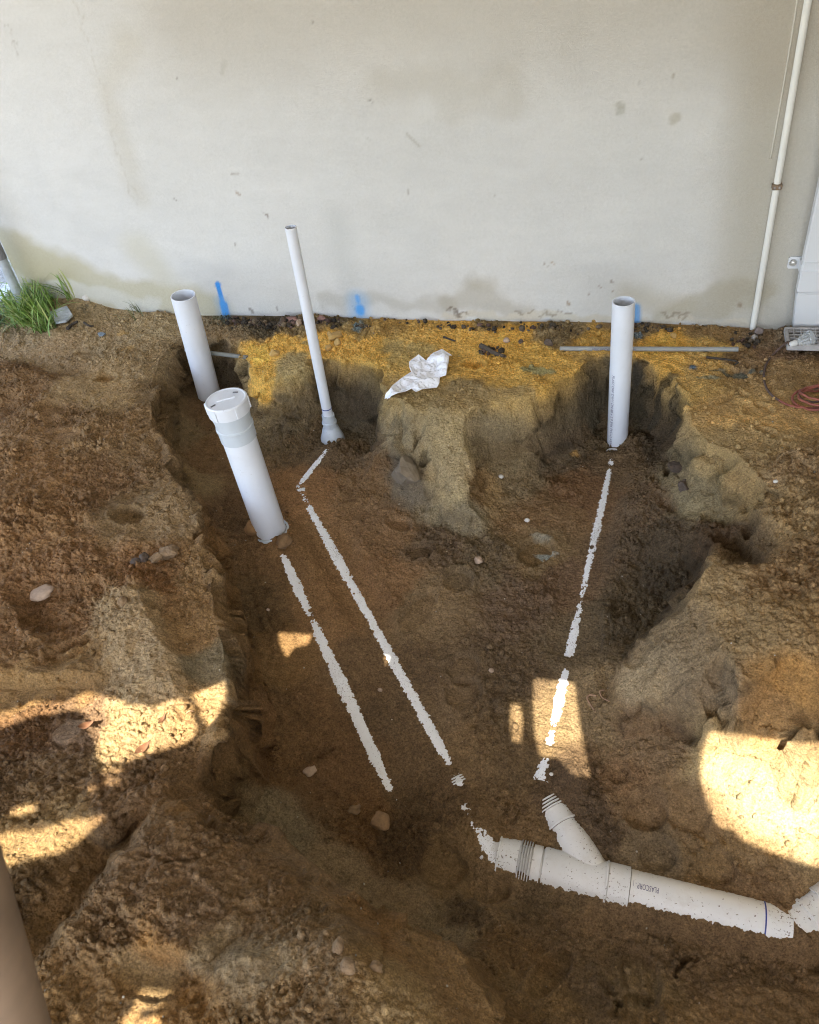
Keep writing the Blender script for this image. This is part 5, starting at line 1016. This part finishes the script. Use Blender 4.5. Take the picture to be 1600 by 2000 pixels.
# ------------------------------------------------------------------ grass
GR, gn, gb_ = new_mat('grass blade'); ga_ = N(gn, 'Attribute', attribute_name='Col'); gn.links.new(ga_.outputs['Color'], gb_.inputs['Base Color']); gb_.inputs['Roughness'].default_value = .5
gb_.inputs['Subsurface Weight'].default_value = 0.0
def tuft(spots, nb, hmin, hmax, wd, label, droop=1., seed=0, lean=(0, 0), cols=((.10, .19, .03), (.24, .35, .07), (.40, .44, .17))):
    g = np.random.default_rng(seed); V = []; Fc = []; C = []
    for k in range(nb):
        px, py, sp = spots[g.integers(len(spots))]; c = hit(px, py); c = c + np.array([*(g.normal(size=2) * sp), 0]); c[2] = zat(c[0], c[1]) - .01
        az = g.uniform(0, 2 * math.pi); h = g.uniform(hmin, hmax) * (.6 + .4 * g.random()); sp_ = g.uniform(.15, .9) * droop; w0 = wd * g.uniform(.6, 1.2)
        dr = np.array([math.cos(az) + lean[0], math.sin(az) + lean[1], 0]); sd = np.array([-math.sin(az), math.cos(az), 0]); col = np.array(cols[0]) + (np.array(cols[1]) - np.array(cols[0])) * g.random()
        if g.random() < .25: col = np.array(cols[2]) * g.uniform(.7, 1.1)
        b = len(V); n = 7
        for i in range(n):
            t = i / (n - 1); q = c + dr * h * sp_ * (t ** 1.6) + np.array([0, 0, h * (t - .55 * sp_ * t ** 2.6)]); ww_ = w0 * (1 - t ** 2.2) * (.75 + .6 * t * (1 - t)) + .0003
            fold = np.array([0, 0, ww_ * .35])
            V += [q - sd * ww_ + fold, q, q + sd * ww_ + fold]; C += [col * (.8 + .4 * t)] * 3
        for i in range(n - 1):
            for s_ in range(2): a = b + i * 3 + s_; Fc.append((a, a + 1, a + 4, a + 3))
    o = from_np('grass_tuft', np.array(V), Fc, GR); set_color(o.data, np.array(C)); return tag(o, label, 'grass')
tuft([(50, 605, .05), (65, 610, .05), (35, 600, .04), (80, 615, .04), (60, 625, .04), (90, 640, .03)], 520, .10, .27, .0045, 'big bright green grass tuft at the left end of the wall', 1.1, 1, (0, -.25))
tuft([(135, 578, .015), (140, 582, .012)], 40, .22, .40, .0065, 'small green grass tuft against the wall right of the big one', 1., 2, (-.7, 0))
tuft([(272, 606, .015), (268, 612, .02), (262, 625, .03)], 22, .05, .12, .0022, 'thin sparse grass sprig at the wall left of the open pipe', 1.1, 3, (-.5, -.2), ((.09, .11, .04), (.14, .17, .06), (.2, .2, .1)))
tuft([(0, 628, .02), (8, 632, .02)], 40, .04, .09, .003, 'little dark green grass tuft at the left edge of the frame', 1.2, 4, (0, -.4), ((.03, .06, .012), (.07, .12, .03), (.1, .16, .05)))
tuft([(170, 605, .018)], 40, .03, .06, .0016, 'dry brown grass wisp behind the concrete shard', 1.2, 5, (0, -.2), ((.14, .11, .06), (.2, .16, .09), (.16, .16, .08)))
tuft([(437, 622, .02), (430, 628, .02)], 30, .02, .05, .0016, 'tiny grey green weed under the left blue paint mark', 1.2, 6, (0, -.2), ((.08, .10, .06), (.12, .14, .09), (.12, .16, .12)))

# ------------------------------------------------------------------ loose crumbs, rubble, grit (uncountable)
def scatter(name, pos, size, colr, mat, seed, variants=8, sub=1, sink=.25):
    g = np.random.default_rng(seed); bm = bmesh.new(); bmesh.ops.create_icosphere(bm, subdivisions=sub, radius=1); bm.verts.ensure_lookup_table()
    B = np.array([v.co[:] for v in bm.verts]); Fb = np.array([[v.index for v in f.verts] for f in bm.faces]); bm.free()
    VS = []
    for k in range(variants):
        kk = 1 + .35 * pn3(B[:, 0] * 1.7 + k * 5, B[:, 1] * 1.7, B[:, 2] * 1.7, k) + .15 * pn3(B[:, 0] * 4 + k * 5, B[:, 1] * 4, B[:, 2] * 4, k); VS.append(B * kk[:, None] * g.uniform(.7, 1.2, 3))
    VS = np.array(VS); n = len(pos); a = g.uniform(0, 2 * math.pi, n); W = VS[g.integers(variants, size=n)]
    ca, sa = np.cos(a)[:, None], np.sin(a)[:, None]
    X = W[..., 0] * ca - W[..., 1] * sa; Y = W[..., 0] * sa + W[..., 1] * ca; Z = W[..., 2] * .85
    V = np.stack([X, Y, Z], -1) * size[:, None, None] + pos[:, None, :] + np.array([0, 0, 1.]) * (size * (1 - 2 * sink))[:, None, None]
    Fc = (Fb[None] + (np.arange(n) * len(B))[:, None, None]).reshape(-1, 3)
    o = from_np(name, V.reshape(-1, 3), Fc, mat); set_color(o.data, np.repeat(colr, len(B), 0)); return o
g = np.random.default_rng(5)
n0 = 190000; jx = g.integers(10, NX - 10, n0); jy = g.integers(10, NY - 10, n0)
pr = (.12 + .88 * np.clip(FL[jy, jx], 0, 1) ** 2) * np.clip(mod[jy, jx], .1, 1) * (1 - .6 * NEAR[jy, jx]); keep = (g.random(n0) < pr) & (STEEP[jy, jx] < .5) & vis[jy, jx]
jx, jy = jx[keep], jy[keep]; pos = np.stack([VX[jy, jx], VY[jy, jx], VZ[jy, jx]], -1); size = np.minimum(.0030 * np.exp(g.normal(size=len(jx)) * .55), .013)
o = scatter('sand_crumbs', pos, size, cv[jy, jx] * g.uniform(.75, 1.25, (len(jx), 1)), SAND, 6, 10, 1 if len(jx) < 4000 else 0); tag(o, 'loose brown sand crumbs scattered over the heaps and pit floor', kind='stuff')
L = []
for (px, py, rx, ry, k) in [(500, 628, .10, .03, 200), (560, 630, .10, .03, 140), (460, 626, .06, .03, 60), (640, 628, .1, .03, 60), (1060, 640, .12, .03, 70), (1240, 645, .1, .03, 60), (800, 630, .15, .02, 25), (1460, 670, .04, .05, 90), (950, 640, .1, .03, 35), (960, 690, .05, .03, 40), (700, 640, .06, .02, 25), (880, 640, .1, .02, 25)]:
    c = hit(px, py); k = int(k * .65); q = g.normal(size=(k, 2)) * [rx, ry] * .6 + c[:2]; q = q[q[:, 1] < YW - .01]; L.append(q)
q = np.concatenate(L); pos = np.column_stack([q, bil(Zs, q[:, 0], q[:, 1])]); size = np.minimum(.006 * np.exp(g.normal(size=len(q)) * .5), .016)
pal = np.array([(.05, .042, .035), (.09, .07, .05), (.12, .095, .07), (.2, .15, .1), (.16, .10, .08)])
o = scatter('wall_rubble', pos, size, pal[g.integers(5, size=len(q))] * g.uniform(.7, 1.3, (len(q), 1)), SAND, 7); tag(o, 'dark gravelly rubble along the foot of the wall', kind='stuff')
n0 = 900; jx = g.integers(10, NX - 10, n0); jy = g.integers(10, NY - 10, n0); k = (STEEP[jy, jx] < .5) & (NEAR[jy, jx] < .2); jx, jy = jx[k], jy[k]
pos = np.stack([VX[jy, jx], VY[jy, jx], VZ[jy, jx]], -1); o = scatter('pale_grit', pos, np.minimum(.0017 * np.exp(g.normal(size=len(jx)) * .4), .004), np.tile([.55, .50, .42], (len(jx), 1)) * g.uniform(.6, 1.1, (len(jx), 1)), SAND, 8); tag(o, 'tiny pale grit and shell specks in the sand', kind='stuff')
